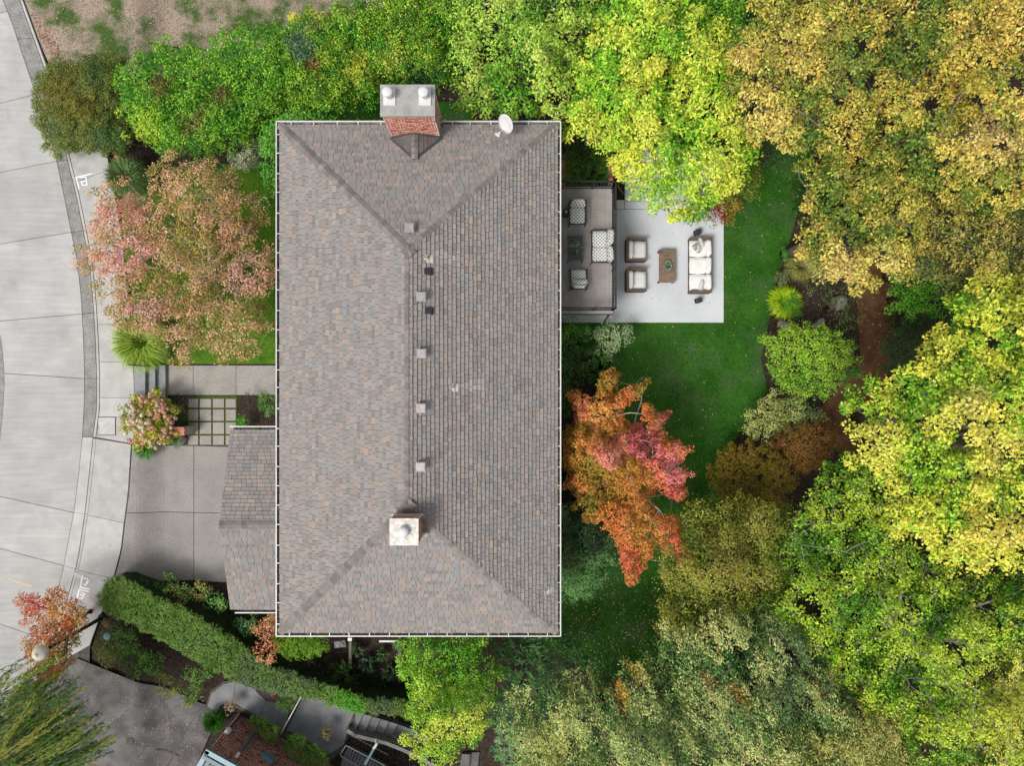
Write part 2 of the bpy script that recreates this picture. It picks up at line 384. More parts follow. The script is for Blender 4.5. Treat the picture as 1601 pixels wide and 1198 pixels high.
stroke([(131, 904.5), (137, 906), (138, 909.5), (134.5, 911.5)], .05, z2, M['paintw'], side)
stroke([(136.5, 912), (134, 915.5), (130.5, 914)], .05, z2, M['paintw'], side)
stroke([(127, 926.5), (133, 929.5), (130, 932), (125.5, 930.5)], .045, z2, M['paintw'], side)
stroke([(130, 933), (129, 936.5), (124.5, 935.5)], .045, z2, M['paintw'], side)
stroke([(118, 898), (127, 903)], .14, z2 - .002, M['paintb'], side); stroke([(156, 910), (162, 912)], .14, z2, M['paintb'], side)
stroke([(145, 949), (147, 955)], .03, z2, M['paintr'], side); stroke([(172, 851), (173, 856)], .03, z2, M['paintr'], side)
stroke([(187, 757), (188, 761)], .03, z2, M['paintr'], side); stroke([(192, 570), (193, 576)], .035, zs, M['paintr'], side)
stroke([(16, 906), (30, 911), (49, 917)], .07, .0045, M['painty'], street); stroke([(-6, 903), (2, 905)], .07, .0045, M['painty'], street)

# driveway slabs + front walk
dr = sheet('driveway', [(207, 692), (362, 696), (362, 912), (180, 905), (190, 860), (200, 772)], M['joint'], -.025)
dL = lambda y: walkE(y) + 1.5
dmid = lambda y: 303.; dR = lambda y: 362.
zf = lambda x, y: .01
slabs(dr, dL, dmid, [(697, 697), (802, 802), (912, 908)], zf, M['drive'], gap=.012, th=.08)
slabs(dr, dmid, dR, [(697, 699), (802, 803), (908, 912)], zf, M['drive'], gap=.012, th=.08)
mb = MB()
fw = sheet('front_walk', [(259, 571), (434, 571), (434, 618), (259, 618)], M['joint'], -.02)
for x0, x1 in ((259, 302), (302, 369), (369, 434)):
    drape('slab', inset([G(x0, 571.5, 0), G(x1, 571.5, 0), G(x1, 618, 0), G(x0, 618, 0)], .009), 0, M['path'], fw)
# steps going down from the sidewalk
st = thing('front_steps', G(235, 595, 0), 'three short blue-grey stone steps between the sidewalk and the front walk', 'steps')
L = st.location
for i, (x0, x1, z) in enumerate([(209, 227.5, .10), (227, 243, -.06), (242.5, 259, -.22)]):
    mb = MB(); a = P(x0, 571, z); b = P(x1, 621, z); mb.prism([(a[0], a[1]), (b[0] - .015, a[1]), (b[0] - .015, b[1]), (a[0], b[1])], z - .5, z)
    mb.build('tread', M['tread'], st, L)
hr = thing('handrail', P(215, 570, .1), 'short dark metal handrail at the top of the stone steps', 'handrail')
L = hr.location; mb = MB()
a, b = P(200, 570, .95), P(228, 573, .75)
mb.tube([a, b], .022, 8); mb.build('rail', M['iron'], hr, L)
for q, t in ((P(206, 571, .11), .2), (P(226, 573.5, .1), .95)):
    top = Vector(a).lerp(Vector(b), t); m2 = MB(); m2.tube([(top.x, top.y, .05), top], .016, 6); m2.build('post', M['iron'], hr, L)
# sixteen square pavers with mossy joints
pv = thing('paver_grid', G(329, 659, 0), 'grid of sixteen square concrete pavers with mossy joints beside the driveway', 'paving')
L = pv.location; mb = MB()
mb.prism(inset([G(291, 619, -.03), G(371, 619, -.03), G(371, 697, -.03), G(291, 697, -.03)], 0), 0, .03); mb.build('moss_joint', M['moss'], pv, L)
xs_ = [293, 311, 331.5, 351.5, 370]; ys_ = [622.5, 639, 659.5, 680, 697]
for i in range(4):
    for j in range(4):
        mb = MB(); mb.prism(inset([G(xs_[i], ys_[j], 0), G(xs_[i + 1], ys_[j], 0), G(xs_[i + 1], ys_[j + 1], 0), G(xs_[i], ys_[j + 1], 0)], .035 + random.random() * .008), 0, .05); mb.build('paver', M['path'], pv, L)
# utility box lid
ub = thing('utility_box', P(167, 666, .12), 'pale rectangular utility box lid set in the sidewalk near the hydrangea', 'utility box')
L = ub.location
mb = MB(); a = P(154, 653, .12); b = P(180, 680, .12); cx, cy = (a[0] + b[0]) / 2, (a[1] + b[1]) / 2; mb.box(cx, cy, .128, b[0] - a[0], a[1] - b[1], .014); mb.build('lid', M['box'], ub, L)
mb = MB(); mb.box(cx, cy, .12, b[0] - a[0] + .06, a[1] - b[1] + .06, .016); mb.build('frame', M['joint'], ub, L)
for sx in (-1, 1):
    mb = MB(); mb.lathe(cx + sx * .27, cy - .3, [(.015, .13), (.015, .1375)], 8); mb.build('bolt', M['black'], ub, L)
# lawns, beds, patio
sheet('patchy_lawn', [(36, -140), (640, -140), (600, 10), (300, 120), (120, 120), (96, 140), (78, 104), (60, 60), (38, 0)], M['bare'], .0)
sheet('front_lawn', [(262, 262), (330, 256), (436, 256), (436, 569), (300, 569), (240, 569), (215, 500), (190, 380), (195, 300)], M['lawnf'], -.005)
backlawn = [(878, 500), (1120, 500), (1120, 250), (1180, 190), (1270, 190), (1268, 290), (1245, 340), (1228, 400), (1213, 440), (1203, 500), (1190, 560), (1200, 610), (1160, 670), (1130, 720), (1120, 800), (1070, 860), (1050, 1000), (1010, 1060), (930, 1060), (850, 1010), (878, 900), (960, 860), (960, 560), (925, 560)]
sheet('back_lawn', backlawn, M['lawn'], -.005)
sheet('side_lawn', [(500, 166), (740, 158), (740, 200), (500, 200)], M['lawn'], -.01)
sheet('dirt_path', [(1345, 380), (1400, 380), (1400, 500), (1385, 600), (1400, 660), (1330, 720), (1300, 700), (1270, 650), (1300, 620), (1345, 560), (1338, 450)], M['dirt'], .0)
zp = -.34
pt = thing('patio', P(1040, 400, zp), 'large pale grey painted concrete patio beside the raised deck', 'patio'); pt['kind'] = 'structure'; del pt['category']; L = pt.location
for poly in ([(850, 327.5), (1131.5, 327.5), (1131.5, 504.5), (850, 504.5)], [(977, 314), (1131.5, 314), (1131.5, 327), (977, 327)], [(977, 230), (1131.5, 230), (1131.5, 313.5), (977, 313.5)], [(963, 312.5), (976.5, 312.5), (976.5, 327), (963, 327)]):
    mb = MB(); mb.prism(inset([P(x, y, zp) for x, y in poly], .004), zp - .12, zp); mb.build('slab', M['patio'], pt, L)
# fallen leaves as uncountable litter
def litter(name, poly, n, cols, size=(.035, .07), seed=1, off=.02, fall=None):
    r = np.random.default_rng(seed); poly = np.array(poly, float); x0, y0 = poly.min(0); x1, y1 = poly.max(0); mb = MB(); k = 0; tries = 0
    while k < n and tries < n * 30:
        tries += 1
        px, py = r.uniform(x0, x1), r.uniform(y0, y1)
        if not inpoly(px, py, poly) or (fall and r.random() > fall(px, py)): continue
        x, y, z = G(px, py, off + r.random() * .01); a = r.uniform(0, 6.3); s = r.uniform(*size); c = lin(cols[r.integers(len(cols))])
        mb.add([(x + s * math.cos(a + t) * q, y + s * math.sin(a + t) * q, z + r.uniform(0, .02)) for t, q in ((0, .6), (1.57, .4), (3.14, .6), (4.71, .35))], [(0, 1, 2, 3)], c); k += 1
    return mb.build(name, M['petal'], kind='stuff')
def inpoly(x, y, poly):
    c = False; j = len(poly) - 1
    for i in range(len(poly)):
        if (poly[i][1] > y) != (poly[j][1] > y) and x < (poly[j][0] - poly[i][0]) * (y - poly[i][1]) / (poly[j][1] - poly[i][1]) + poly[i][0]: c = not c
        j = i
    return c
litter('fallen_leaves', backlawn, 800, [(215, 225, 110), (225, 215, 140), (230, 230, 200), (190, 170, 60)], (.025, .055), 3, fall=lambda x, y: .05 if y < 900 else 1.)
litter('fallen_leaves', [(60, 0), (560, 0), (520, 30), (300, 80), (190, 90), (100, 100), (80, 60)], 260, [(225, 190, 150), (220, 150, 90), (235, 215, 190), (190, 110, 60)], (.03, .06), 4)
litter('fallen_leaves', [(45, 20), (75, 40), (105, 100), (80, 100)], 120, [(170, 90, 50), (200, 120, 70), (120, 60, 40)], (.04, .07), 5)
litter('fallen_leaves', [(1340, 450), (1400, 450), (1400, 500), (1385, 600), (1395, 650), (1330, 700), (1300, 660), (1345, 560)], 300, [(190, 90, 50), (150, 70, 40), (220, 180, 140), (120, 60, 40)], (.03, .06), 6)
litter('fallen_leaves', [(1210, 430), (1340, 420), (1340, 520), (1200, 510)], 260, [(170, 160, 120), (110, 80, 60), (200, 190, 160), (90, 70, 50)], (.03, .06), 8)
litter('fallen_leaves', [(130, 1040), (330, 1100), (320, 1198), (60, 1198)], 240, [(200, 190, 150), (190, 150, 60), (220, 215, 200)], (.025, .05), 9, off=.03)
litter('fallen_leaves', [(530, 165), (740, 150), (740, 190), (530, 190)], 60, [(220, 215, 200), (190, 120, 60)], (.03, .06), 10, off=.03)
litter('fallen_leaves', [(0, 100), (120, 300), (150, 600), (100, 900), (0, 900)], 60, [(150, 80, 60), (110, 100, 90), (200, 170, 120)], (.02, .035), 12, off=.13)
litter('fallen_leaves', [(975, 320), (1130, 320), (1130, 500), (975, 500)], 9, [(40, 60, 30), (60, 50, 40)], (.03, .05), 13, off=.06)
# grass blades standing on the lawns
def blades(name, poly, n, cols, h=.05, seed=1, wd=.016, off=0.):
    r = np.random.default_rng(seed); poly = np.array(poly, float); x0, y0 = poly.min(0); x1, y1 = poly.max(0); mb = MB(); k = 0
    while k < n:
        px, py = r.uniform(x0, x1), r.uniform(y0, y1)
        if not inpoly(px, py, poly): continue
        x, y, z = G(px, py, off); a = r.uniform(0, 6.3); b = r.uniform(0, 6.3); c = lin(cols[r.integers(len(cols))]); l = h * r.uniform(.5, 1.2)
        mb.add([(x - wd * math.cos(a), y - wd * math.sin(a), z - .01), (x + wd * math.cos(a), y + wd * math.sin(a), z - .01), (x + l * math.cos(b), y + l * math.sin(b), z + h * .8)], [(0, 1, 2)], c); k += 1
    return mb.build(name, M['leaf'], kind='stuff')
blades('grass', backlawn, 52000, [(50, 100, 26), (70, 124, 36), (36, 76, 20), (92, 126, 60), (104, 120, 60)], .05, 21)
blades('grass', [(262, 262), (436, 256), (436, 567), (300, 567), (240, 560), (215, 500), (200, 400)], 9000, [(88, 130, 30), (110, 150, 40), (70, 115, 26)], .05, 22)
blades('grass', [(40, 0), (600, 0), (300, 110), (120, 110), (96, 130)], 9000, [(80, 130, 45), (150, 130, 105), (190, 165, 145), (100, 140, 60), (205, 185, 165)], .05, 23)

# ---------------- the house ----------------
XL, XR, YT, YB, ZE = -7.88, 1.53, 8.77, -8.48, 5.0
XC = (XL + XR) / 2; SL = .48; HW = (XR - XL) / 2; ZR = ZE + SL * HW
def roofz(x, y): return ZE + SL * min(x - XL, XR - x, YT - y, y - YB)
def roofpt(px, py, off=0.):
    z = 6.
    for _ in range(12): x, y, _q = P(px, py, z); z = roofz(x, y) + off
    return (x, y, z)
house = thing('house', (XC, (YT + YB) / 2, -.38), 'large house with a grey-brown shingled hip roof, seen from above', 'house'); HL = Vector(house.location)
mb = MB(); mb.box(XC, (YT + YB) / 2, 2.3, XR - XL - 1.1, YT - YB - 1.1, 5.4); mb.build('wall', M['siding'], house, HL)
mb = MB()
for a, b, c in (((XL, YB), (XR, YB), 1),):
    e = .05
    z0 = ZE - .03
    v = [(XL + e, YB + e, z0), (XR - e, YB + e, z0), (XR - e, YT - e, z0), (XL + e, YT - e, z0), (XC, YB + HW, ZR - .03), (XC, YT - HW, ZR - .03)]
    v += [(x, y, ZE - .25) for x, y, z in v[:4]]
    mb.add(v, [(0, 1, 4), (1, 2, 5, 4), (2, 3, 5), (3, 0, 4, 5), (9, 8, 7, 6), (0, 6, 7, 1), (1, 7, 8, 2), (2, 8, 9, 3), (3, 9, 6, 0)])
roof = mb.build('roof', M['under'], house, HL)
SH = [(lin((168, 160, 154)), 5), (lin((150, 146, 142)), 5), (lin((186, 164, 146)), 2.2), (lin((170, 148, 138)), 3), (lin((132, 130, 130)), 3), (lin((150, 156, 160)), 3), (lin((196, 170, 148)), 1.0), (lin((120, 112, 108)), 1.3)]
SW = [s[1] for s in SH]
def shcol():
    c = random.choices(SH, SW)[0][0]; k = random.uniform(.84, .95); return tuple((v * .38 + .62 * q) * k for v, q in zip(c, (.315, .297, .285)))
def clip(poly, a, b):
    """keep the part of a 2-D polygon left of the line a->b"""
    out = []; f = lambda p: (b[0] - a[0]) * (p[1] - a[1]) - (b[1] - a[1]) * (p[0] - a[0])
    for i in range(len(poly)):
        p, q = poly[i - 1], poly[i]; fp, fq = f(p), f(q)
        if (fp >= 0) != (fq >= 0): t = fp / (fp - fq); out.append((p[0] + (q[0] - p[0]) * t, p[1] + (q[1] - p[1]) * t))
        if fq >= 0: out.append(q)
    return out
def parea(p): return abs(sum(p[i - 1][0] * p[i][1] - p[i][0] * p[i - 1][1] for i in range(len(p)))) / 2
EXP = .142
STREAK = [roofpt(px, py)[:2] for px, py in ((665, 402), (705.5, 606))]
def shingle_face(org, ud, vd, region, parent, nonly=0, hole=None, twid=(.13, .27), L=None, thk=(.018, .03)):
    """org: 3-D origin at the eave, ud/vd: unit vectors along the eave and up the slope; region: convex (u,v) polygon, anticlockwise"""
    ud, vd, org = Vector(ud), Vector(vd), Vector(org); nn = ud.cross(vd)
    L = L if L is not None else HL
    vmax = max(p[1] for p in region); umin = min(p[0] for p in region); umax = max(p[0] for p in region)
    stuff = MB(); made = 0; k = 0
    rows = int(vmax / EXP) + 1
    for r_ in reversed(range(rows)):
        v0 = r_ * EXP; u = umin - random.random() * .3
        while u < umax:
            wd = random.uniform(*twid); jit = random.choice((0, 0, 0, 0, .008, -.006)); g = .005
            poly = [(u + g, v0 + jit), (u + wd - g, v0 + jit), (u + wd - g, v0 + EXP + .02), (u + g, v0 + EXP + .02)]
            u += wd
            for i in range(len(region)):
                poly = clip(poly, region[i], region[(i + 1) % len(region)])
                if len(poly) < 3: break
            if len(poly) < 3 or parea(poly) < .002: continue
            if hole and hole(org + ud * (poly[0][0] + poly[2][0]) / 2 + vd * (poly[0][1] + poly[2][1]) / 2): continue
            th = random.uniform(*thk)
            n = len(poly); top = []; bot = []
            for (a, b) in poly:
                t = (b - v0) / (EXP + .02); h_ = th * (1 - t) + .003
                p = org + ud * a + vd * b; top.append(p + nn * h_); bot.append(p - nn * .004)
            tgt = MB() if made < nonly and n == 4 and wd > .25 else stuff
            col = shcol(); pm = org + ud * poly[0][0] + vd * v0
            for sx_, sy_ in STREAK:
                if .1 < pm.x - sx_ < 1.1 and abs(pm.y - sy_ + .05) < .17: col = tuple(q * 1.15 + .015 for q in col)
            tgt.add(top + bot, [tuple(range(n))], col); m0 = len(tgt.v) - 2 * n   # top face, then the dark cut asphalt edges
            for i in range(n): tgt.f.append((m0 + i, m0 + i + n, m0 + (i + 1) % n + n, m0 + (i + 1) % n)); tgt.c.append((.035, .032, .03)); tgt.m.append(0)
            if tgt is not stuff: tgt.build('shingle', M['shingle'], parent, L); made += 1
    o = stuff.build('shingle_field', M['shingle'], parent, L, kind='stuff'); return o
cs = 1 / math.sqrt(1 + SL * SL); VL = HW / cs
def chhole(p): return (-3.98 < p.x < -2.42 and p.y > 8.2)
LY = YT - YB
shingle_face((XL, YT, ZE), (0, -1, 0), (cs, 0, SL * cs), [(0, 0), (LY, 0), (LY - HW, VL), (HW, VL)], roof, 110)
shingle_face((XR, YB, ZE), (0, 1, 0), (-cs, 0, SL * cs), [(0, 0), (LY, 0), (LY - HW, VL), (HW, VL)], roof, 110, twid=(.13, .27), thk=(.050, .064))  # edges exaggerated on this slope, their dark colour standing in for its shade
shingle_face((XR, YT, ZE), (-1, 0, 0), (0, -cs, SL * cs), [(0, 0), (2 * HW, 0), (HW, VL)], roof, 40, chhole)
shingle_face((XL, YB, ZE), (1, 0, 0), (0, cs, SL * cs), [(0, 0), (2 * HW, 0), (HW, VL)], roof, 40)
# ridge and hip caps: a bent shingle lapped along each line
def caps(a, b, n1, n2, parent, ex=.2, wd=.15, L=None):
    """a (low) to b (high); n1,n2: unit directions of the two wings lying on the two slopes"""
    a, b = Vector(a), Vector(b); L = Vector(L) if L is not None else HL
    d = (b - a).normalized(); n1, n2 = Vector(n1), Vector(n2); up = -(n1 + n2).normalized()
    if up.z < 0: up = -up
    mb = MB(); vs = []
    for t, hh in ((-.01, .038), (ex + .03, .008)):
        for s_, wv in ((1, n1), (0, None), (1, n2)):
            q = d * t + up * (hh + .012) + ((wv * wd) - up * .004 if s_ else Vector((0, 0, .004)))
            vs.append(q)
    vs += [v - up * .036 for v in vs[:3]]
    for i in (0, 2): vs += [vs[i] - up * .03, vs[i + 3] - up * .03]
    mb.add(vs, [(0, 1, 4, 3), (1, 2, 5, 4)]); mb.mi = 1; n0 = len(mb.v) - len(vs); mb.f += [tuple(q + n0 for q in f) for f in [(6, 7, 1, 0), (7, 8, 2, 1), (0, 3, 10, 9), (2, 11, 12, 5)]]; mb.c += [(1, 1, 1)] * 4; mb.m += [1] * 4
    L_ = (b - a).length; n = int(L_ / ex); first = None
    for i in range(n + 1):
        p = a + d * (i * ex) - L
        if first is None: first = mb.build('ridge_cap', [M['cap'], M['under']], parent, loc=p)
        else: copyo(first, parent, p + Vector((0, 0, random.uniform(-.003, .003))), rot=(0, 0, random.uniform(-.03, .03)))
A1_, A2_ = (XC, YT - HW, ZR), (XC, YB + HW, ZR)
rt = Vector((cs, 0, -SL * cs)); lf = Vector((-cs, 0, -SL * cs)); up_ = Vector((0, cs, -SL * cs)); dn = Vector((0, -cs, -SL * cs))
def perp(v, d): v = v - d * v.dot(d); return v.normalized()
for cor, ap, s1, s2 in (((XL, YT, ZE), A1_, Vector((-cs, 0, -SL * cs)), up_), ((XR, YT, ZE), A1_, rt, up_), ((XL, YB, ZE), A2_, lf, dn), ((XR, YB, ZE), A2_, rt, dn)):
    d = (Vector(ap) - Vector(cor)).normalized(); caps(cor, ap, perp(s1, d), perp(s2, d), roof)
caps((XC, YB + HW, ZR), (XC, YT - HW, ZR), lf, rt, roof)
# gutters with strap hangers
hang = None
def gutter(a, b, outn, parent, L, spacing=.64, hangers=True):
    global hang
    a, b, o = Vector(a), Vector(b), Vector(outn); d = (b - a).normalized(); mb = MB(); wg = .10
    mb.mi = 0
    c = (a + b) / 2 + o * (wg + .012)
    q = d.to_track_quat('X', 'Z').to_matrix(); ln = (b - a).length
    mb.box(c.x, c.y, c.z - .03, ln + .22, .024, .11, M=q)
    c2 = (a + b) / 2 + o * (wg + .022); mb.box(c2.x, c2.y, c2.z + .028, ln + .24, .032, .014, M=q)
    mb.mi = 1; c = (a + b) / 2 + o * wg / 2; mb.box(c.x, c.y, c.z - .075, ln, wg, .016, M=q)
    g = mb.build('gutter', [M['white'], M['guttin']], parent, L)
    if hangers:
        n = int(ln / spacing); key = ('x' if abs(d.x) > .5 else 'y')
        h0 = None
        for i in range(n):
            p = a + d * (ln * (i + .5) / n + random.uniform(-.05, .05)) + o * (wg / 2 + .005)
            if h0 is None:
                m2 = MB(); m2.box(0, 0, .024, .028 if key == 'x' else wg + .02, wg + .02 if key == 'x' else .028, .008); h0 = m2.build('hanger', M['white'], g, loc=p - Vector(L))
            else: copyo(h0, g, p - Vector(L))
    return g
zg = ZE - .01
gutter((XL, YB, zg), (XL, YT, zg), (-1, 0, 0), house, HL); gutter((XR, YB, zg), (XR, YT, zg), (1, 0, 0), house, HL)
gutter((XL, YB, zg), (XR, YB, zg), (0, -1, 0), house, HL)
gutter((XL, YT, zg), (-4.05, YT, zg), (0, 1, 0), house, HL); gutter((-2.36, YT, zg), (XR, YT, zg), (0, 1, 0), house, HL)
# lower garage wing, ridge running left-right
GX0, GX1, GY1, GY0, GE = -10.42, -7.2, -1.73, -8.38, 2.9
GR = 3.85; gyc = (GY0 + GY1) / 2; ghw = (GY1 - GY0) / 2; gs = (GR - GE) / ghw; gc = 1 / math.sqrt(1 + gs * gs)
mb = MB(); mb.prism([(GX0 + .3, GY0 + .3), (GX1, GY0 + .3), (GX1, GY1 - .3), (GX0 + .3, GY1 - .3)], -.4, GE - .12); mb.build('garage_wall', M['siding'], house, HL)
mb = MB(); e = .04
mb.add([(GX0 + .31, GY0 + .3, GE - .12), (GX0 + .31, GY1 - .3, GE - .12), (GX0 + .31, gyc, GR - .12)], [(0, 1, 2), (2, 1, 0)]); mb.build('gable', M['siding'], house, HL)
mb = MB(); v = [(GX0 + e, GY0, GE - .02), (GX1, GY0, GE - .02), (GX1, GY1, GE - .02), (GX0 + e, GY1, GE - .02), (GX0 + e, gyc, GR - .02), (GX1, gyc, GR - .02)]
v += [(x, y, z - .14) for x, y, z in v]
mb.add(v, [(0, 1, 5, 4), (2, 3, 4, 5), (6, 10, 11, 7), (8, 11, 10, 9), (0, 4, 10, 6), (4, 3, 9, 10), (0, 6, 7, 1), (3, 2, 8, 9)])
groof = mb.build('garage_roof', M['under'], house, HL)
gw = GX1 - GX0; gv = ghw / gc
shingle_face((GX0, GY0, GE), (1, 0, 0), (0, gc, gs * gc), [(0, 0), (gw, 0), (gw, gv), (0, gv)], groof, 60, twid=(.16, .30))
shingle_face((GX1, GY1, GE), (-1, 0, 0), (0, -gc, gs * gc), [(0, 0), (gw, 0), (gw, gv), (0, gv)], groof, 130, twid=(.16, .30))
caps((GX0, gyc, GR), (GX1 - .3, gyc, GR), (0, gc, -gs * gc), (0, -gc, -gs * gc), groof)
gutter((GX0 + .3, GY0, GE), (XL - .1, GY0, GE), (0, -1, 0), house, HL, hangers=False); gutter((GX0 + .1, GY1, GE), (XL - .1, GY1, GE), (0, 1, 0), house, HL, hangers=False)
gd = MB(); gd.box(GX0 + .27, gyc, .75, .05, 4.8, 2.2); gdo = gd.build('garage_door', M['white'], house, HL)
for i in range(4):
    m2 = MB(); m2.box(GX0 + .235, gyc, -.1 + i * .54, .03, 4.7, .5); m2.build('door_panel', M['white'], gdo, HL)
def window(cx, cy, cz, wd, ht, axis):
    m2 = MB(); s = (.06, wd, ht) if axis == 'x' else (wd, .06, ht); m2.box(cx, cy, cz, *s); f = m2.build('window', M['white'], house, HL)
    m2 = MB(); s = (.08, wd - .14, ht - .14) if axis == 'x' else (wd - .14, .08, ht - .14); m2.box(cx, cy, cz, *s); m2.build('pane', M['glass'], f, HL)
for y in (7, 4.6, 1.5): window(XL + .53, y, 1.4, 1.4, 1.3, 'x')
for y in (5.6, 3.4): window(XR - .53, y, 3.1, 1.6, 2.0, 'x')
for y in (0, -3, -6): window(XR - .53, y, 1.6, 1.5, 1.3, 'x')
for x in (-6, -1): window(x, YT - .53, 1.6, 1.3, 1.3, 'y'); window(x, YB + .53, 1.6, 1.3, 1.3, 'y')
# ---- bricks ----
BR = [lin((196, 122, 100)), lin((182, 112, 92)), lin((208, 140, 116)), lin((170, 100, 82)), lin((214, 156, 132))]
def brickwall(mb, o, u, wlen, z0f, z1, nrm, bl=.2, bh=.066, gap=.012, pale=.16, pr=.012, cols=BR, k=.95):
    """bricks standing proud of a wall face from height z0f(s) to z1, running along u from point o"""
    o, u, nrm = Vector(o), Vector(u), Vector(nrm); row = 0; z = z1 - bh
    zmin = min(z0f(0), z0f(wlen / 2), z0f(wlen))
    while z > zmin - bh:
        s = -(row % 2) * bl / 2
        while s < wlen:
            a, b = max(s, 0), min(s + bl, wlen)
            if b - a > .03 and z + bh > z0f((a + b) / 2):
                c = random.choice(cols); kk = random.uniform(.85, 1.15) * k * 1.2; c = tuple(min(.8, q * kk + .015) for q in c)
                p = o + u * ((a + b) / 2) + nrm * (pr / 2 - .01); hx = (b - a - gap)
                q = u.to_track_quat('X', 'Z').to_matrix()
                mb.box(p.x, p.y, z + bh / 2, hx, pr + .02, bh - gap, M=q, col=c)
                if random.random() < pale * 4:
                    p2 = o + u * (b) + nrm * .008; mb.box(p2.x, p2.y, z + bh / 2, gap * 3.2, .022, bh * .7, M=q, col=(.72, .66, .62))
            s += bl
        row += 1; z -= bh
def chimney(x0, x1, y0, y1, zt, zb, label):
    t = thing('chimney', ((x0 + x1) / 2, (y0 + y1) / 2, zb), label, 'chimney'); L = t.location
    mb = MB(); mb.prism([(x0, y0), (x1, y0), (x1, y1), (x0, y1)], zb, zt); mb.build('shaft', M['mortar'], t, L)
    mb = MB(); rz = lambda x, y: roofz(x, y) - .05
    brickwall(mb, (x0, y0, 0), (1, 0, 0), x1 - x0, lambda s: roofz(x0 + s, y0) - .05, zt, (0, -1, 0))
    brickwall(mb, (x1, y1, 0), (-1, 0, 0), x1 - x0, lambda s: min(zt - .3, roofz(x1 - s, min(y1, YT)) - .05) if y1 < YT else zb, zt, (0, 1, 0))
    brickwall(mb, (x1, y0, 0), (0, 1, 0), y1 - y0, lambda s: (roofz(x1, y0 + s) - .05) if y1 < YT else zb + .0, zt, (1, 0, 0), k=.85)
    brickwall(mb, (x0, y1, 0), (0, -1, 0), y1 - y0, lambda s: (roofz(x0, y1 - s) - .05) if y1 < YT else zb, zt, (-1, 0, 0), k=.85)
    mb.build('brick_courses', M['brick'], t, L, kind='stuff')
    return t, L
c1, L1 = chimney(-3.98, -2.42, 8.24, 9.09, 7.22, -.4, 'wide brick chimney with two white flue caps at the upper eave')
mb = MB(); mb.box(-3.2, 8.665, 7.26, 1.68, .97, .09); mb.build('cap_slab', M['cement'], c1, L1)
mb = MB(); mb.box(-3.2, 8.665, 7.19, 1.64, .93, .05, col=BR[0]); mb.build('corbel', M['brick'], c1, L1)
for px in (609, 664.5):
    x, y, _ = P(px, 152.5, 7.3)
    mb = MB(); mb.box(x, y, 7.325, .37, .5, .04); base_ = mb.build('flue_plate', M['white'], c1, L1)
    mb = MB(); mb.lathe(x, y + .02, [(.11, 7.34), (.11, 7.62)], 14); mb.build('flue_pipe', M['white'], c1, L1, smooth=False)
    mb = MB(); mb.lathe(x, y + .02, [(.16, 7.66), (.165, 7.69), (.15, 7.73), (.08, 7.75), (.01, 7.755)], 20); mb.build('flue_cap', M['white'], c1, L1, smooth=True)
    for k in range(3):
        a = k * 2.09 + .4; mb = MB(); mb.box(x + .12 * math.cos(a), y + .02 + .12 * math.sin(a), 7.6, .02, .02, .14, rz=a); mb.build('strut', M['iron'], c1, L1)
# cricket behind the chimney
xc, yf, yb, zc, zl = -3.2, 8.25, 7.42, 5.74, 5.33; hw = .84
mb = MB(); mb.add([(xc, yf, zc), (xc, yb, zc), (xc - hw, yf, zl - .02), (xc + hw, yf, zl - .02)], [(0, 2, 1), (0, 1, 3)]); ck = mb.build('cricket', M['under'], house, HL)
for s_ in (-1, 1):
    top = Vector((xc, yb, zc)); e1 = Vector((s_ * hw, 0, zl - zc)); Le = e1.length; dv = e1.normalized()
    # courses run along y: tabs down the slope
    mb = MB(); r_ = 0; ys = Vector((0, 1, 0)); nn = dv.cross(ys) if s_ < 0 else ys.cross(dv)
    if nn.z < 0: nn = -nn
    while r_ * EXP < Le:
        v0 = r_ * EXP; yy = yb - .02
        while yy < yf:
            wd = random.uniform(.18, .3); poly = [(v0, yy + .004), (v0 + EXP, yy + .004), (v0 + EXP, yy + wd - .004), (v0, yy + wd - .004)]; yy += wd
            reg = [(0, yf), (0, yb), (Le, yf)]
            for i in range(3):
                a_, b_2 = reg[i], reg[(i + 1) % 3]; poly = clip(poly, a_, b_2)
                if len(poly) < 3: break
            if len(poly) < 3: continue
            top_ = [Vector((xc, 0, zc)) + dv * q[0] + ys * q[1] + nn * (.006 + .02 * (q[0] - v0) / EXP) for q in poly]
            n = len(top_); mb.add(top_ + [q - nn * .02 for q in top_], [tuple(range(n)), tuple(range(n))[::-1]] + [(i, (i + 1) % n, (i + 1) % n + n, i + n) for i in range(n)], shcol())
        r_ += 1
    mb.build('shingle_field', M['shingle'], ck, HL, kind='stuff')
    mb = MB(); mb.bar((xc + s_ * .06, yb + .0, roofz(xc, yb) + .03), (xc + s_ * (hw + .04), yf - .02, roofz(xc, yf) + .045), .075, .03); mb.build('valley_flashing', M['flash'], ck, HL)
    mb = MB(); mb.bar((xc, yf - .03, zc + .05), (xc + s_ * .8, yf - .03, zl + .07), .05, .09); mb.build('wall_flashing', M['flash'], ck, HL)
caps((xc, yb - .05, zc + .01), (xc, yf - .04, zc + .01), (-.9, 0, -.44), (.9, 0, -.44), ck, .2, .12)
c2, L2 = chimney(-3.6, -2.8, -4.79, -4.05, 7.93, 6.4, 'small square brick chimney with a round white cap near the lower end of the ridge')
mb = MB(); mb.box(-3.2, -4.42, 7.965, .86, .8, .07); mb.build('cap_slab', surf('cream_cap', (.60, .57, .50), (.74, .71, .65), 5, fine=.1, stain=((.86, .86, .85), 5, .5, .6)), c2, L2)
mb = MB(); mb.lathe(-3.2, -4.4, [(.13, 8.0), (.13, 8.1), (.17, 8.12), (.17, 8.15), (.1, 8.2), (.01, 8.215)], 20); mb.build('flue_cap', M['white'], c2, L2, smooth=True)
mb = MB()
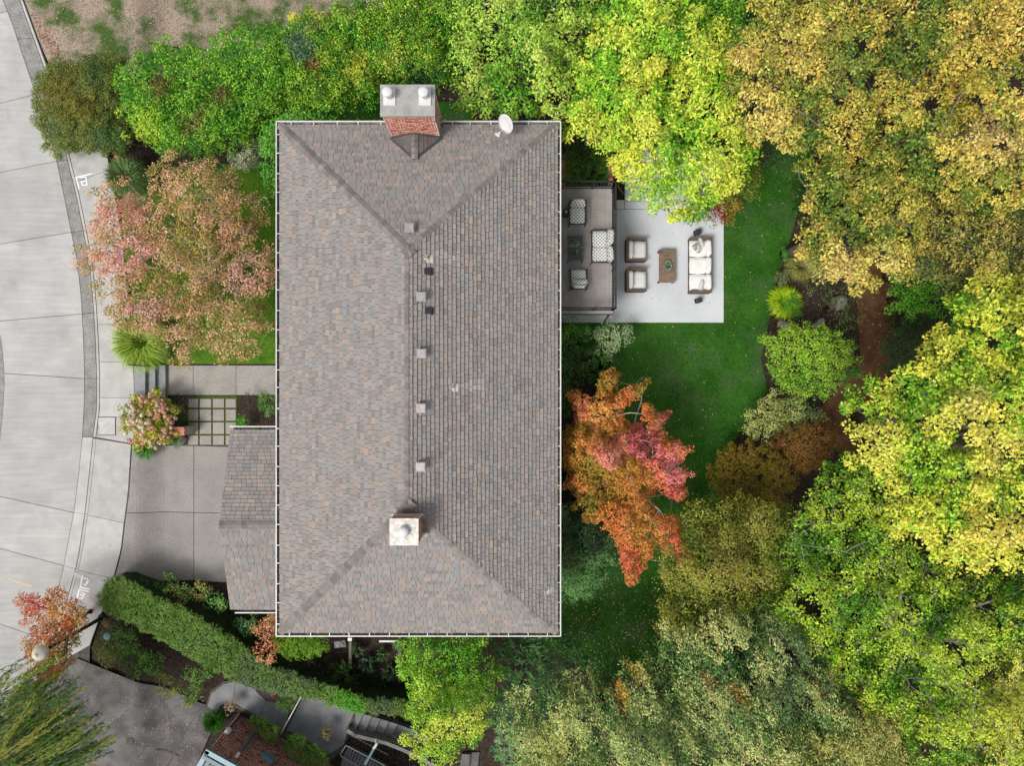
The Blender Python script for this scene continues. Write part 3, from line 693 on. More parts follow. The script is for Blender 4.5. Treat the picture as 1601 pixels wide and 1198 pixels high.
for k in range(7):
    a = k * .9 + .3; mb.tube([(-3.2 + .16 * math.cos(a), -4.4 + .16 * math.sin(a), 8.008), (-3.2 + .28 * math.cos(a + .2), -4.4 + .27 * math.sin(a + .2), 8.008), (-3.2 + .36 * math.cos(a - .1), -4.4 + .34 * math.sin(a - .1), 8.006)], .009, 5)
mb.build('sealant_bead', M['white'], c2, L2)
pf_ = plain('pink_flashing', (.52, .47, .46), .5)
for bb in ((-3.2, -4.02, 7.38, 1.0, .05, .12), (-2.72, -4.72, 7.0, .16, .12, .04)):
    mb = MB(); mb.box(*bb); mb.build('flashing', pf_, c2, L2)
# roof vents
def rmat(face):
    n = {'r': Vector((SL, 0, 1)), 'l': Vector((-SL, 0, 1)), 't': Vector((0, SL, 1)), 'b': Vector((0, -SL, 1))}[face].normalized()
    x = Vector((1, 0, 0)); x = (x - n * x.dot(n)).normalized(); y = n.cross(x); return Matrix((x, y, n)).transposed()
where = {0: 'square metal roof vent on the upper hip face, left of the ridge end', 1: 'first square metal vent below the white pipe, beside two small black vents', 2: 'square metal roof vent second down the row along the ridge, below the two black ones', 3: 'square metal roof vent third down the row, just below the lone white pipe', 4: 'square metal roof vent nearest the lower chimney in the row along the ridge'}
for i, (px, py, f) in enumerate([(640, 356, 't'), (658.5, 464, 'r'), (659, 553, 'r'), (658, 638.5, 'r'), (657.5, 730.5, 'r')]):
    x, y, z = roofpt(px, py, .25); z = roofz(x, y); R = rmat(f); p = Vector((x, y, z))
    t = thing('roof_vent', p, where[i], 'vent', 'square vents near the ridge'); L = t.location
    mb = MB(); dn_ = Vector((1, 0, 0)) if f == 'r' else Vector((0, 1, 0))
    c = p + dn_ * .1; q = R @ Vector((.17, 0, .035)) if f == 'r' else R @ Vector((0, .12, .035))
    mb.box(*(p + q), .36, .44 if f == 'r' else .36, .012, M=R); mb.build('flashing', M['vent'], t, L)
    mb = MB(); mb.box(p.x, p.y, z + .1, .2, .2, .26); mb.build('neck', M['black'], t, L)
    mb = MB(); mb.box(p.x, p.y, z + .235, .29, .29, .05); mb.box(p.x, p.y, z + .268, .25, .25, .018); mb.build('hood', M['vent'], t, L)
for i, (px, py) in enumerate([(666.5, 424), (667.5, 486)]):
    x, y, z = roofpt(px, py, .1); z = roofz(x, y); p = Vector((x, y, z)); R = rmat('r')
    t = thing('exhaust_vent', p, ('small black roof vent just below the upper white pipe', 'small black roof vent just below the uppermost vent of the ridge row')[i], 'vent', 'small black vents'); L = t.location
    mb = MB(); mb.box(*(p + R @ Vector((0, 0, .07))), .2, .19, .13, M=R); mb.build('hood', M['black'], t, L)
    mb = MB(); mb.box(*(p + R @ Vector((.14, 0, .05))), .06, .22, .09, M=R); mb.build('flap', M['black'], t, L)
for i, (px, py, lab) in enumerate([(665, 402, 'white vent pipe near the top of the ridge with a pale stain below'), (705.5, 606, 'lone white vent pipe in the middle of the right roof slope'), (853, 927, 'white vent pipe near the lower right corner of the roof')]):
    x, y, z = roofpt(px, py, .25); z = roofz(x, y); p = Vector((x, y, z)); R = rmat('r')
    t = thing('vent_pipe', p, lab, 'pipe', 'white vent pipes'); L = t.location
    mb = MB(); mb.box(*(p + R @ Vector((.1, 0, .035))), .22, .26, .012, M=R); mb.build('flashing', M['white'] if i != 0 else plain('cream_flashing', (.7, .62, .45), .6), t, L)
    mb = MB(); mb.lathe(x, y, [(.07, z - .02), (.06, z + .08), (.045, z + .1), (.045, z + .3), (.033, z + .3), (.033, z + .1)], 12); mb.build('pipe', M['white'], t, L)
    mb = MB(); mb.lathe(x, y, [(.034, z + .2), (.034, z + .24)], 10); mb.build('pipe_throat', M['black'], t, L)
# satellite dish
bp = Vector(roofpt(778, 213, 0)); t = thing('satellite_dish', bp, 'white oval satellite dish on the upper right of the roof', 'satellite dish'); L = t.location
ctr = Vector(P(790.5, 193.5, bp.z + .75)); ax = (Vector((-.56, -.47, .40))).normalized()
mb = MB(); q = ax.to_track_quat('Z', 'Y').to_matrix(); vs = []; fs = []; n = 24
for r_, h_ in ((0, -.05), (.12, -.043), (.24, -.02), (.34, .01)):
    for k in range(n): a = 2 * math.pi * k / n; vs.append(ctr + q @ Vector((r_ * .92 * math.cos(a), r_ * 1.0 * math.sin(a), h_)))
for i in range(3):
    for k in range(n): k2 = (k + 1) % n; fs += [(i * n + k, i * n + k2, (i + 1) * n + k2, (i + 1) * n + k)]
m = len(vs); vs += [v - ax * .02 for v in vs]; fs += [tuple(j + m for j in f[::-1]) for f in fs] + [(3 * n + k, 3 * n + (k + 1) % n, 3 * n + (k + 1) % n + m, 3 * n + k + m) for k in range(n)]
mb.add(vs, fs); mb.build('reflector', M['white'], t, L, smooth=True)
mb = MB(); mb.tube([Vector((ctr.x + .05, ctr.y + .05, roofz(ctr.x, ctr.y))), ctr - ax * .06], .025, 8); mb.build('mast', M['white'], t, L)
ln_ = Vector(P(777.5, 211, ctr.z + .12)); low = ctr + q @ Vector((0, 0, -.02)) - Vector((.10, .10, .24))
mb = MB(); mb.tube([low, ln_], .016, 6); mb.build('feed_arm', M['white'], t, L)
mb = MB(); mb.box(*ln_, .16, .06, .06, rz=-.7); mb.box(ln_.x + .06, ln_.y + .05, ln_.z, .06, .06, .07, rz=-.7); mb.build('receiver', M['white'], t, L)
# ---------------- raised deck ----------------
ZD = 2.0
def D(px, py, h=0.): return P(px, py, ZD + h)
dk = thing('deck', D(920, 390), 'raised grey-brown deck with black metal railing along the right side of the house', 'deck'); L = dk.location
dx0, dx1, dy1, dy0 = XR - .6, 3.88, 7.52, 2.66
nb = 20; bw = (dx1 - dx0) / nb
for i in range(nb):
    mb = MB(); mb.box(dx0 + bw * (i + .5), (dy0 + dy1) / 2, ZD - .015, bw - .004, dy1 - dy0, .03); mb.build('deck_board', M['deck'], dk, L)
mb = MB(); mb.box((dx0 + dx1) / 2, dy0 - .015, ZD - .13, dx1 - dx0, .03, .24); mb.box(dx1 + .015, (dy0 + dy1) / 2, ZD - .13, .03, dy1 - dy0, .24); mb.box((dx0 + dx1) / 2, dy1 + .015, ZD - .13, dx1 - dx0, .03, .24); mb.build('rim_joist', M['flash'], dk, L)
for x, y in ((dx1 - .25, dy0 + .25), (dx1 - .25, dy1 - .25), (dx0 + .4, dy0 + .25), (dx1 - .25, 5.1)):
    mb = MB(); mb.box(x, y, (ZD - .3 - .4) / 2, .14, .14, ZD - .1 + .4); mb.build('post', M['timber'], dk, L)
mb = MB(); mb.bar((dx1 - .15, dy0 - .03, ZD - .2), (3.55, dy0 - .38, ZD - .5), .08, .08); mb.build('brace', M['iron'], dk, L)
rl = thing('railing', D(961, 390), 'black metal railing with thin balusters around three sides of the deck', 'railing'); L = rl.location
zt = ZD + 1.0
runs = [((dx1 - .05, dy0 + .12), (dx1 - .05, dy1 - .08)), ((dx0 + .6, dy0 + .12), (dx1 - .05, dy0 + .12)), ((dx0 + .6, dy1 - .08), (dx1 - .05, dy1 - .08))]
bal = None
for (ax_, ay_), (bx_, by_) in runs:
    a, b = Vector((ax_, ay_, 0)), Vector((bx_, by_, 0)); ln = (b - a).length
    for z, wd, nm in ((zt, .05, 'top_rail'), (zt - .12, .025, 'mid_rail'), (ZD + .09, .03, 'bottom_rail')):
        mb = MB(); mb.bar(a + Vector((0, 0, z)), b + Vector((0, 0, z)), wd, .03); mb.build(nm, M['iron'], rl, L)
    nbal = int(ln / .125)
    for i in range(nbal + 1):
        p = a.lerp(b, i / nbal)
        if i % 12 == 0 or i == nbal:
            mb = MB(); mb.box(p.x, p.y, ZD + .53, .05, .05, 1.05); mb.build('post', M['iron'], rl, L)
        elif bal is None:
            mb = MB(); mb.box(0, 0, 0, .018, .018, .88); bal = mb.build('baluster', M['iron'], rl, loc=(p.x - L.x, p.y - L.y, ZD + .52 - L.z))
        else: copyo(bal, rl, (p.x - L.x, p.y - L.y, ZD + .52 - L.z))
# ---- deck furniture: black metal frames with lattice cushions ----
def chair_d(px, py, facing, sx, sy, label, pillow=False, loveseat=False, name='deck_chair', cat='chair'):
    """sx across, sy deep; facing = direction the seat looks (radians)"""
    x, y, _ = D(px, py, .4); t = thing(name, (x, y, ZD), label, cat)
    t.rotation_euler = (0, 0, facing)
    # local: +x is forward
    hx, hy = sy / 2, sx / 2
    for a in (-1, 1):
        for b in (-1, 1):
            mb = MB(); mb.tube([(a * hx * .98, b * hy * 1.0, 0), (a * hx * .9, b * hy * .97, .42)], .02, 6); mb.build('leg', M['iron'], t)
    mb = MB()
    for b in (-1, 1): mb.tube([(hx * .9, b * hy, .58), (-hx * .2, b * hy, .6), (-hx * .95, b * hy, .62)], .022, 6); mb.tube([(hx * .9, b * hy, .4), (hx * .9, b * hy, .58)], .018, 6)
    mb.build('armrest', M['iron'], t)
    mb = MB(); mb.box(0, 0, .36, sy * .95, sx * .98, .03); mb.build('seat_frame', M['iron'], t)
    mb = MB(); mb.bar((-hx * .92, -hy, .85), (-hx * .92, hy, .85), .03, .03)
    for b in (-1, -.5, 0, .5, 1): mb.tube([(-hx * .85, b * hy, .36), (-hx * 1.0, b * hy, .85)], .012, 5)
    mb.build('back_frame', M['iron'], t)
    if loveseat:
        for b in (-1, 1):
            mb = MB(); mb.pillow(hx * .1, b * hy * .48, .46, sy * .78, hy * .98, .15, col=None, sq=.2); mb.build('seat_cushion', M['lattice'], t, smooth=True)
            mb = MB(); R_ = Matrix.Rotation(math.radians(-14 + b * 4), 3, 'Y'); mb.pillow(-hx * .62, b * hy * .5, .66, .2, hy * 1.04, .5, M=R_ @ Matrix.Rotation(.1 * b, 3, 'Z'), wav=.05, sq=.3); mb.build('back_cushion', M['lattice'], t, smooth=True)
    else:
        mb = MB(); mb.pillow(hx * .18, 0, .46, sy * .74, sx * .93, .13, sq=.2); mb.build('seat_cushion', M['lattice'], t, smooth=True)
        mb = MB(); R_ = Matrix.Rotation(math.radians(-22), 3, 'Y'); mb.pillow(-hx * .66, 0, .68, .15, sx * .95, .56, M=R_, sq=.25); mb.build('back_cushion', M['lattice'], t, smooth=True)
    if pillow:
        mb = MB(); mb.pillow(-hx * .35, -.03, .66, .2, .62, .3, M=Matrix.Rotation(math.radians(-30), 3, 'Y'), sq=.5); mb.build('lumbar_pillow', M['lattice'], t, smooth=True)
    return t
chair_d(902.5, 334, -math.pi / 2, .62, .84, 'deck armchair with grey lattice cushions above the dark table, facing down the picture')
chair_d(904, 437, math.pi / 2, .62, .78, 'deck armchair with a plump oval pillow below the dark table', pillow=True)
chair_d(941, 386, math.pi, 1.22, .84, 'two-seat deck sofa with grey lattice cushions against the railing', loveseat=True, name='deck_sofa', cat='sofa')
x, y, _ = D(900, 388, .45); t = thing('deck_table', (x, y, ZD), 'dark navy slatted coffee table with a spiky plant on the deck', 'table'); L = t.location
for i in range(9):
    mb = MB(); mb.box(x, y - .42 + .105 * i, ZD + .43, .52, .098, .03); mb.build('slat', plain('navy_metal', (.045, .055, .075), .5) if i == 0 else bpy.data.materials['navy_metal'], t, L)
for a in (-1, 1):
    for b in (-1, 1):
        mb = MB(); mb.tube([(x + a * .27, y + b * .48, ZD), (x + a * .24, y + b * .44, ZD + .45), (x + a * .24, y + b * .44, ZD + .47)], [.018, .018, .03], 6); mb.build('leg', M['iron'], t, L)
mb = MB(); mb.box(x, y, ZD + .405, .46, .9, .02); mb.build('apron', M['iron'], t, L)
TBL = (x, y)
x, y, _ = D(884.5, 333, .3); t = thing('side_table', (x, y, ZD), 'small round black side table beside the upper deck chair', 'side table'); L = t.location
mb = MB(); mb.lathe(x, y, [(.15, ZD + .42), (.15, ZD + .45), (.12, ZD + .452), (.12, ZD + .44), (.03, ZD + .44)], 18); mb.build('top', M['iron'], t, L)
mb = MB(); mb.lathe(x, y, [(.12, ZD), (.12, ZD + .02), (.025, ZD + .05), (.025, ZD + .42)], 12); mb.build('pedestal', M['iron'], t, L)
mb = MB(); mb.lathe(x, y, [(.04, ZD + .44), (.05, ZD + .5), (.03, ZD + .5)], 10); mb.build('cup', M['vent'], t, L)

# ---- patio furniture ----
def patio_chair(px, py, label):
    x, y, _ = P(px, py, zp + .3); t = thing('patio_armchair', (x, y, zp), label, 'armchair', 'patio armchairs'); L = t.location; z = zp
    mb = MB(); mb.box(x, y, z + .16, .78, .82, .14); mb.build('base', M['wicker'], t, L)
    for b in (-1, 1):
        mb = MB(); mb.box(x, y + b * .43, z + .32, .80, .07, .5); mb.box(x, y + b * .43, z + .58, .82, .085, .03); mb.build('armrest', M['wicker'], t, L)
        for a in (-1, 1):
            m2 = MB(); m2.box(x + a * .36, y + b * .41, z + .05, .06, .06, .1); m2.build('leg', M['wicker'], t, L)
    mb = MB(); mb.box(x - .38, y, z + .38, .08, .75, .6); mb.box(x - .38, y, z + .69, .1, .93, .03); mb.build('back_frame', M['wicker'], t, L)
    mb = MB(); mb.pillow(x + .08, y, z + .36, .70, .78, .26, sq=.11); mb.build('seat_cushion', M['cush'], t, L, smooth=True)
    mb = MB(); mb.pillow(x - .25, y, z + .55, .2, .78, .46, sq=.14); mb.build('back_cushion', M['cush'], t, L, smooth=True)
patio_chair(993.5, 392, 'white-cushioned brown patio armchair, the upper one of the pair beside the deck')
patio_chair(993.5, 439, 'white-cushioned brown patio armchair, the lower one of the pair beside the deck')
x, y, _ = P(1094, 415.5, zp + .35); t = thing('patio_sofa', (x, y, zp), 'long three-seat brown patio sofa with white cushions at the right of the patio', 'sofa'); L = t.location; z = zp
mb = MB(); mb.box(x, y, z + .16, .84, 2.12, .14); mb.build('base', M['wicker'], t, L)
for b in (-1, 1):
    mb = MB(); mb.box(x, y + b * 1.09, z + .32, .86, .09, .5); mb.box(x, y + b * 1.09, z + .58, .88, .11, .03); mb.build('armrest', M['wicker'], t, L)
mb = MB(); mb.box(x + .40, y, z + .36, .07, 2.1, .5); mb.build('back_frame', M['wicker'], t, L)
for i in (-1, 0, 1):
    mb = MB(); mb.pillow(x - .08, y + i * .7, z + .38, .74, .70, .28, sq=.09); mb.build('seat_cushion', M['cush'], t, L, smooth=True)
    mb = MB(); mb.pillow(x + .31, y + i * .7, z + .50, .2, .70, .40, sq=.12, M=Matrix.Rotation(random.uniform(-.04, .04), 3, 'Z')); mb.build('back_cushion', M['cush'], t, L, smooth=True)
SF = (x, y)
def pil(dx, dy, dz, rz, tilt, mat, label, sx=.42):
    p = (SF[0] + dx, SF[1] + dy, zp + dz); t = MB(); R_ = Matrix.Rotation(rz, 3, 'Z') @ Matrix.Rotation(tilt, 3, 'Y'); t.pillow(0, 0, 0, sx, sx, .13, M=R_, sq=.4)
    o = t.build('throw_pillow', mat, None, smooth=True, loc=p); tag(o, label, 'pillow')
gp, nt_, b_ = newmat('leaf_print_pillow'); nz_ = noise(nt_, 16, 2)
nt_.links.new(ramp(nt_, nz_, [(.47, (.72, .72, .68)), (.52, (.22, .27, .20))]), b_.inputs['Base Color']); b_.inputs['Roughness'].default_value = .95
pil(-.12, .72, .53, .7, .25, gp, 'white throw pillow with grey-green leaf print on the sofa'); pil(.02, .93, .60, .35, 1.0, M['cush'], 'plain white throw pillow behind the leaf-print pillow on the sofa')
pil(.02, -.86, .60, -.35, 1.0, M['cush'], 'plain white throw pillow leaning at the lower end of the sofa')
x, y, _ = P(1043, 416, zp + .4); t = thing('coffee_table', (x, y, zp), 'weathered wooden plank coffee table in the middle of the patio', 'table'); L = t.location
for i in range(11):
    mb = MB(); mb.box(x + random.uniform(-.004, .004), y - .62 + .124 * i, zp + .38, .66, .119, .035); mb.build('plank', M['wood'], t, L)
mb = MB(); mb.box(x, y, zp + .34, .58, 1.3, .04); mb.box(x, y, zp + .1, .5, 1.2, .025); mb.build('apron', M['wood'], t, L)
for a in (-1, 1):
    for b in (-1, 1):
        mb = MB(); mb.box(x + a * .29, y + b * .63, zp + .18, .07, .07, .36); mb.build('leg', M['wood'], t, L)
CT = (x, y)
gm, nt_, b_ = newmat('lantern_glass'); b_.inputs['Base Color'].default_value = (.7, .78, .76, 1); b_.inputs['Roughness'].default_value = .08; b_.inputs['Transmission Weight'].default_value = .7
t = thing('glass_bowl', (CT[0] + .02, CT[1], zp + .40), 'oval glass bowl with small green plants on the wooden table', 'bowl'); L = t.location
mb = MB(); mb.lathe(CT[0] + .02, CT[1], [(.10, zp + .41), (.14, zp + .45), (.15, zp + .53), (.135, zp + .53), (.12, zp + .46), (.02, zp + .43)], 20, sy=1.45); mb.build('bowl', gm, t, L, smooth=True)
mb = MB()
for i in range(46):
    a = random.uniform(0, 6.3); r_ = random.uniform(0, .1); px_, py_ = CT[0] + .02 + r_ * math.cos(a), CT[1] + 1.4 * r_ * math.sin(a); zz = zp + .47 + random.random() * .07; l_ = .04
    mb.add([(px_, py_, zz), (px_ + l_ * math.cos(a + .5), py_ + l_ * math.sin(a + .5), zz + .02), (px_ + l_ * 1.3 * math.cos(a), py_ + l_ * 1.3 * math.sin(a), zz + .03), (px_ + l_ * math.cos(a - .5), py_ + l_ * math.sin(a - .5), zz + .02)], [(0, 1, 2, 3)], lin(random.choice([(60, 90, 50), (90, 120, 70), (40, 60, 40), (150, 160, 120)])))
mb.build('foliage', M['leaf'], t, L)
for px, py, lab in ((1090.5, 363, 'small black lantern at the upper end of the white sofa'), (1092, 470, 'small black lantern at the lower end of the white sofa')):
    x, y, _ = P(px, py, zp + .2); t = thing('lantern', (x, y, zp), lab, 'lantern', 'black patio lanterns'); L = t.location; q = .25
    mb = MB(); mb.box(x, y, zp + .015, .22, .2, .03, rz=q); mb.build('base', M['iron'], t, L)
    mb = MB()
    for a in (-1, 1):
        for b in (-1, 1):
            cx, cy = x + (a * .095 * math.cos(q) - b * .085 * math.sin(q)), y + (a * .095 * math.sin(q) + b * .085 * math.cos(q)); mb.box(cx, cy, zp + .19, .02, .02, .34, rz=q)
    mb.build('frame', M['iron'], t, L)
    mb = MB(); mb.box(x, y, zp + .37, .22, .2, .03, rz=q); mb.box(x, y, zp + .4, .12, .1, .04, rz=q); mb.build('roof', M['black'], t, L)
    mb = MB(); mb.lathe(x, y, [(.035, zp + .03), (.035, zp + .15)], 10); mb.build('candle', M['cush'], t, L)
# planter walls beside the deck
pb = thing('brick_planter', P(920, 260, .2), 'sunken planter with thin red brick walls full of green ground cover above the deck', 'planter'); L = pb.location
mb = MB()
for x0, x1 in ((878, 884), (951, 958)):
    a = P(x0, 250, .5); b = P(x1, 296, .5)
    mb2 = MB(); mb2.prism([(a[0], b[1]), (b[0], b[1]), (b[0], a[1]), (a[0], a[1])], -.4, .5); mb2.build('wall_core', M['mortar'], pb, L)
    for k in range(8):
        yy = b[1] + (a[1] - b[1]) * (k + .5) / 8; c = random.choice(BR); mb.box((a[0] + b[0]) / 2, yy, .51, abs(b[0] - a[0]) + .01, (a[1] - b[1]) / 8 - .012, .05, col=c)
mb.build('coping_brick', M['brick'], pb, L)
bn = thing('slatted_bench', P(925, 212, .3), 'grey slatted bench half hidden under the yellow-green tree above the planter', 'bench'); L = bn.location
for i in range(6):
    a = P(914 + i * 4.6, 198, .5); b = P(914 + i * 4.6 + 3.4, 226, .5); mb = MB(); mb.box((a[0] + b[0]) / 2, (a[1] + b[1]) / 2, .45, .075, a[1] - b[1], .03); mb.build('slat', M['vent'], bn, L)
mb = MB(); a = P(926, 226, .4); mb.box(a[0], a[1], .36, .62, .06, .14); a2 = P(926, 199, .4); mb.box(a2[0], a2[1], .36, .62, .06, .14); mb.build('apron', M['wood'], bn, L)
for sx in (-.27, .27):
    for q in (a, a2):
        mb = MB(); mb.box(q[0] + sx, q[1], -.05, .06, .06, .7); mb.build('leg', M['wood'], bn, L)
# small paved strip + dark bed between deck and patio are soil

# ---------------- front-yard hard things ----------------
bp_ = thing('brick_pillar', G(270, 673, 0), 'low red brick pillar beside the blooming hydrangea', 'pillar'); L = bp_.location
a = P(264, 668, .55); b = P(288, 681, .55)
mb = MB(); mb.box((a[0] + b[0]) / 2, (a[1] + b[1]) / 2, .07, b[0] - a[0], a[1] - b[1], .9); mb.build('core', M['mortar'], bp_, L)
for j in range(4):
    for i in range(3):
        mb = MB(); w3 = (b[0] - a[0]) / 3; h4 = (a[1] - b[1]) / 4; mb.box(a[0] + w3 * (i + .5) + (0 if j % 2 else .02), b[1] + h4 * (j + .5), .53, w3 - .012, h4 - .012, .05, col=random.choice(BR)); mb.build('brick', M['brick'], bp_, L)
be = thing('brick_edging', G(188, 255, 0), 'short strip of red brick edging beside the sidewalk under the big hedge', 'edging'); L = be.location
for k in range(9):
    x, y, z = G(182.5 + k * .85, 243 + k * 3.1, .05); mb = MB(); mb.box(x, y, z, .19, .075, .09, rz=-.2, col=random.choice(BR)); mb.build('brick', M['brick'], be, L)
# garden stones
def stone(px, py, r_, label, z=.05, squash=.6):
    x, y, zz = G(px, py, z); mb = MB(); n = 9
    prof = [(r_ * .75, -.08), (r_, 0), (r_ * .92, r_ * .3), (r_ * .55, r_ * .5), (.02, r_ * .55)]
    mb.lathe(0, 0, prof, n, sy=squash); mb.v = [(a + random.uniform(-.12, .12) * r_, b + random.uniform(-.12, .12) * r_, c) for a, b, c in mb.v]
    o = mb.build('garden_stone', M['stone'], loc=(x, y, zz), smooth=True); o.rotation_euler = (0, 0, random.uniform(0, 3)); tag(o, label, 'stone')
stone(281, 641, .3, 'rounded stone next to the dark heather ball by the hydrangea'); stone(284, 690, .3, 'long pale stone at the lower left corner of the paver grid')
stone(1226, 508, .3, 'grey-brown stone just above the round lime shrub'); stone(1311, 474, .42, 'reddish brown stone at the right of the back bed', squash=.8)
stone(1281, 505, .28, 'small rusty stone in the back bed between leaf litter')
# street lamp on the lower left pavement
lb = Vector(P(160, 966, .04)); ht = 3.75
t = thing('street_lamp', lb, 'dark street lamp post with cream globe rising over the orange maple', 'street lamp'); L = t.location
mb = MB(); mb.lathe(lb.x, lb.y, [(.16, .04), (.16, .12), (.09, .2), (.075, .6), (.06, ht - .35), (.1, ht - .3), (.1, ht - .25)], 14); mb.build('pole', M['iron'], t, L)
mb = MB(); z = ht - .25; mb.lathe(lb.x, lb.y, [(.1, z), (.2, z + .08), (.27, z + .25), (.27, z + .33), (.2, z + .45), (.1, z + .52), (.05, z + .56), (.01, z + .57)], 22); mb.build('globe', M['globe'], t, L, smooth=True)
mb = MB(); mb.lathe(lb.x, lb.y, [(.07, z + .545), (.07, z + .575), (.02, z + .6)], 12); mb.build('finial', M['globe'], t, L)
pl = Vector(G(189, 982, 0)); t = thing('garden_light', pl, 'pale teal dome garden light beside the lower left hedge', 'garden light'); L = t.location
mb = MB(); mb.lathe(pl.x, pl.y, [(.05, pl.z), (.05, 1.0)], 10); mb.build('post', M['slate'], t, L)
mb = MB(); mb.lathe(pl.x, pl.y, [(.06, .95), (.14, .98), (.14, 1.04), (.1, 1.1), (.01, 1.12)], 16); mb.build('dome', plain('teal_dome', (.33, .47, .47), .4), t, L, smooth=True)
# under the lower eave
for i, (px, y0, y1, lab) in enumerate([(548, 990, 1040, 'grey timber beam crossing the dark bed left of the fern-like shrubs'), (625, 990, 1066, 'grey timber beam at the left of the lime maples')]):
    a = G(px, y0, .3); b = G(px, y1, .3); mb = MB(); mb.box(0, 0, 0, .11, abs(a[1] - b[1]), .14); o = mb.build('timber_beam', M['timber'], loc=(a[0], (a[1] + b[1]) / 2, a[2])); tag(o, lab, 'beam')
a, b = G(595, 1003, .25), G(625, 1003, .25); mb = MB(); mb.bar((-.45, 0, 0), (.45, 0, 0), .07, .07); o = mb.build('white_rail', M['white'], loc=((a[0] + b[0]) / 2, a[1], a[2])); tag(o, 'thin white rail just below the lower gutter', 'rail')
ds = thing('downspout', (P(548, 999, 4.6)), 'white downspout elbow hanging from the lower gutter', 'downspout'); L = ds.location
a = Vector(P(548, 997, 4.8)); mb = MB(); mb.bar(a, a + Vector((0, -.02, -.35)), .09, .07); mb.bar(a + Vector((0, -.02, -.3)), Vector((a.x + 1.3, YB + .3, 3.6)), .09, .07); mb.build('pipe', M['white'], ds, L)
mb = MB(); mb.box(a.x, a.y - .03, a.z + .08, .13, .1, .08); mb.build('outlet', M['white'], ds, L)
a = G(532, 1007, .5); t = thing('meter_box', a, 'weathered grey metal box beside the lower wall of the house', 'box'); L = t.location; gm_ = surf('stained_grey_metal', (.10, .10, .105), (.30, .30, .31), 9, fine=.2)
mb = MB(); mb.box(a[0], a[1], -.1, .40, .22, .5, rz=.12); mb.build('body', gm_, t, L); mb = MB(); mb.box(a[0], a[1], .17, .46, .26, .04, rz=.12); mb.box(a[0] + .1, a[1], .2, .1, .1, .05); mb.build('lid', gm_, t, L)

# ---------------- neighbour's corner ----------------
nd = sheet('neighbour_drive', [(120, 1030), (200, 1062), (332, 1108), (345, 1118), (330, 1145), (300, 1215), (-140, 1300), (-140, 1200), (60, 1090)], M['asph'], .03)
mb = MB()
for pts in ([(232, 1078), (212, 1100), (185, 1125), (150, 1150)], [(298, 1128), (283, 1152), (268, 1185), (250, 1215)], [(186, 1153), (240, 1177), (275, 1190)], [(140, 1035), (130, 1053)]):
    stroke(pts, .035, .0, M['joint'], nd, 'crack')
for o in [c for c in nd.children if c.name.startswith('crack')]:
    for v in o.data.vertices: v.co.z = gz(v.co.x, v.co.y) + .035
mb = MB(); x, y, z = G(203, 1160, .036); mb.lathe(x, y, [(.16, z), (.16, z + .004)], 14); mb.build('oil_stain', M['joint'], nd)
nw = sheet('neighbour_walk', [(322, 1103), (330, 1080), (350, 1066), (368, 1064), (400, 1074), (430, 1082), (560, 1110), (560, 1117), (536, 1170), (515, 1196), (440, 1150), (415, 1130), (365, 1106), (340, 1120)], M['joint'], .03)
for poly in ([(324, 1105), (331, 1084), (350, 1070), (368, 1066), (364, 1099), (345, 1104), (338, 1116)], [(368, 1066), (395, 1076), (416, 1096), (406, 1122), (364, 1099)], [(416, 1096), (432, 1100), (452, 1112), (446, 1142), (430, 1140), (406, 1122)], [(476, 1085), (500, 1094), (555, 1113), (546, 1133), (538, 1165), (516, 1180), (448, 1142)]):
    drape('slab', inset([G(x, y, .06) for x, y in poly], .008), .06, M['nwalk'], nw, .07)
# stairs going down to the right
ns = thing('garden_stairs', P(590, 1135, -.4), 'flight of grey concrete stairs going down to the right beside the black railing', 'stairs'); L = ns.location
a0, b0 = Vector((555, 1113)), Vector((544, 1137)); du = Vector((13.3, 4.0)); 
for i in range(6):
    z = -.42 - .13 * i; q = [a0 + du * i, a0 + du * (i + 1) * 1.0, b0 + du * (i + 1), b0 + du * i]
    if i == 5: q = [a0 + du * 5, a0 + Vector((120, 40)), b0 + Vector((112, 46)), b0 + du * 5]
    mb = MB(); pp = inset([P(v.x, v.y, z) for v in q], .004); mb.prism(pp, z - .6, z); mb.build('tread', M['nwalk'], ns, L)
for i in range(4):
    z = -1.2 - .12 * i; mb = MB(); mb.prism(inset([P(x, y, z) for x, y in ((722 + i * 14, 1180 - i * 3), (736 + i * 14 + (90 if i == 3 else 0), 1180 - i * 3), (728 + i * 14 + (90 if i == 3 else 0), 1240), (712 + i * 14, 1240))], .004), z - .5, z); mb.build('tread', M['asph'], ns, L)
cu = thing('stone_kerb', P(600, 1150, -.3), 'curved low pebbled kerb below the concrete stairs', 'kerb'); L = cu.location
kp = [(543, 1137), (556, 1146), (580, 1152), (605, 1158), (630, 1168), (655, 1180), (680, 1194)]
for i in range(6):
    a, b = kp[i], kp[i + 1]; mb = MB(); A, B = Vector(P(*a, -.28 - .1 * i)), Vector(P(*b, -.28 - .1 * (i + 1))); mb.bar(A, B, .15, .5); mb.build('kerb_stone', M['gut'], cu, L)
litter('pebbles', [(556, 1150), (640, 1176), (690, 1210), (660, 1230), (560, 1165), (548, 1160)], 700, [(60, 60, 62), (90, 90, 92), (40, 40, 42), (120, 118, 115)], (.03, .05), 31, off=.08)
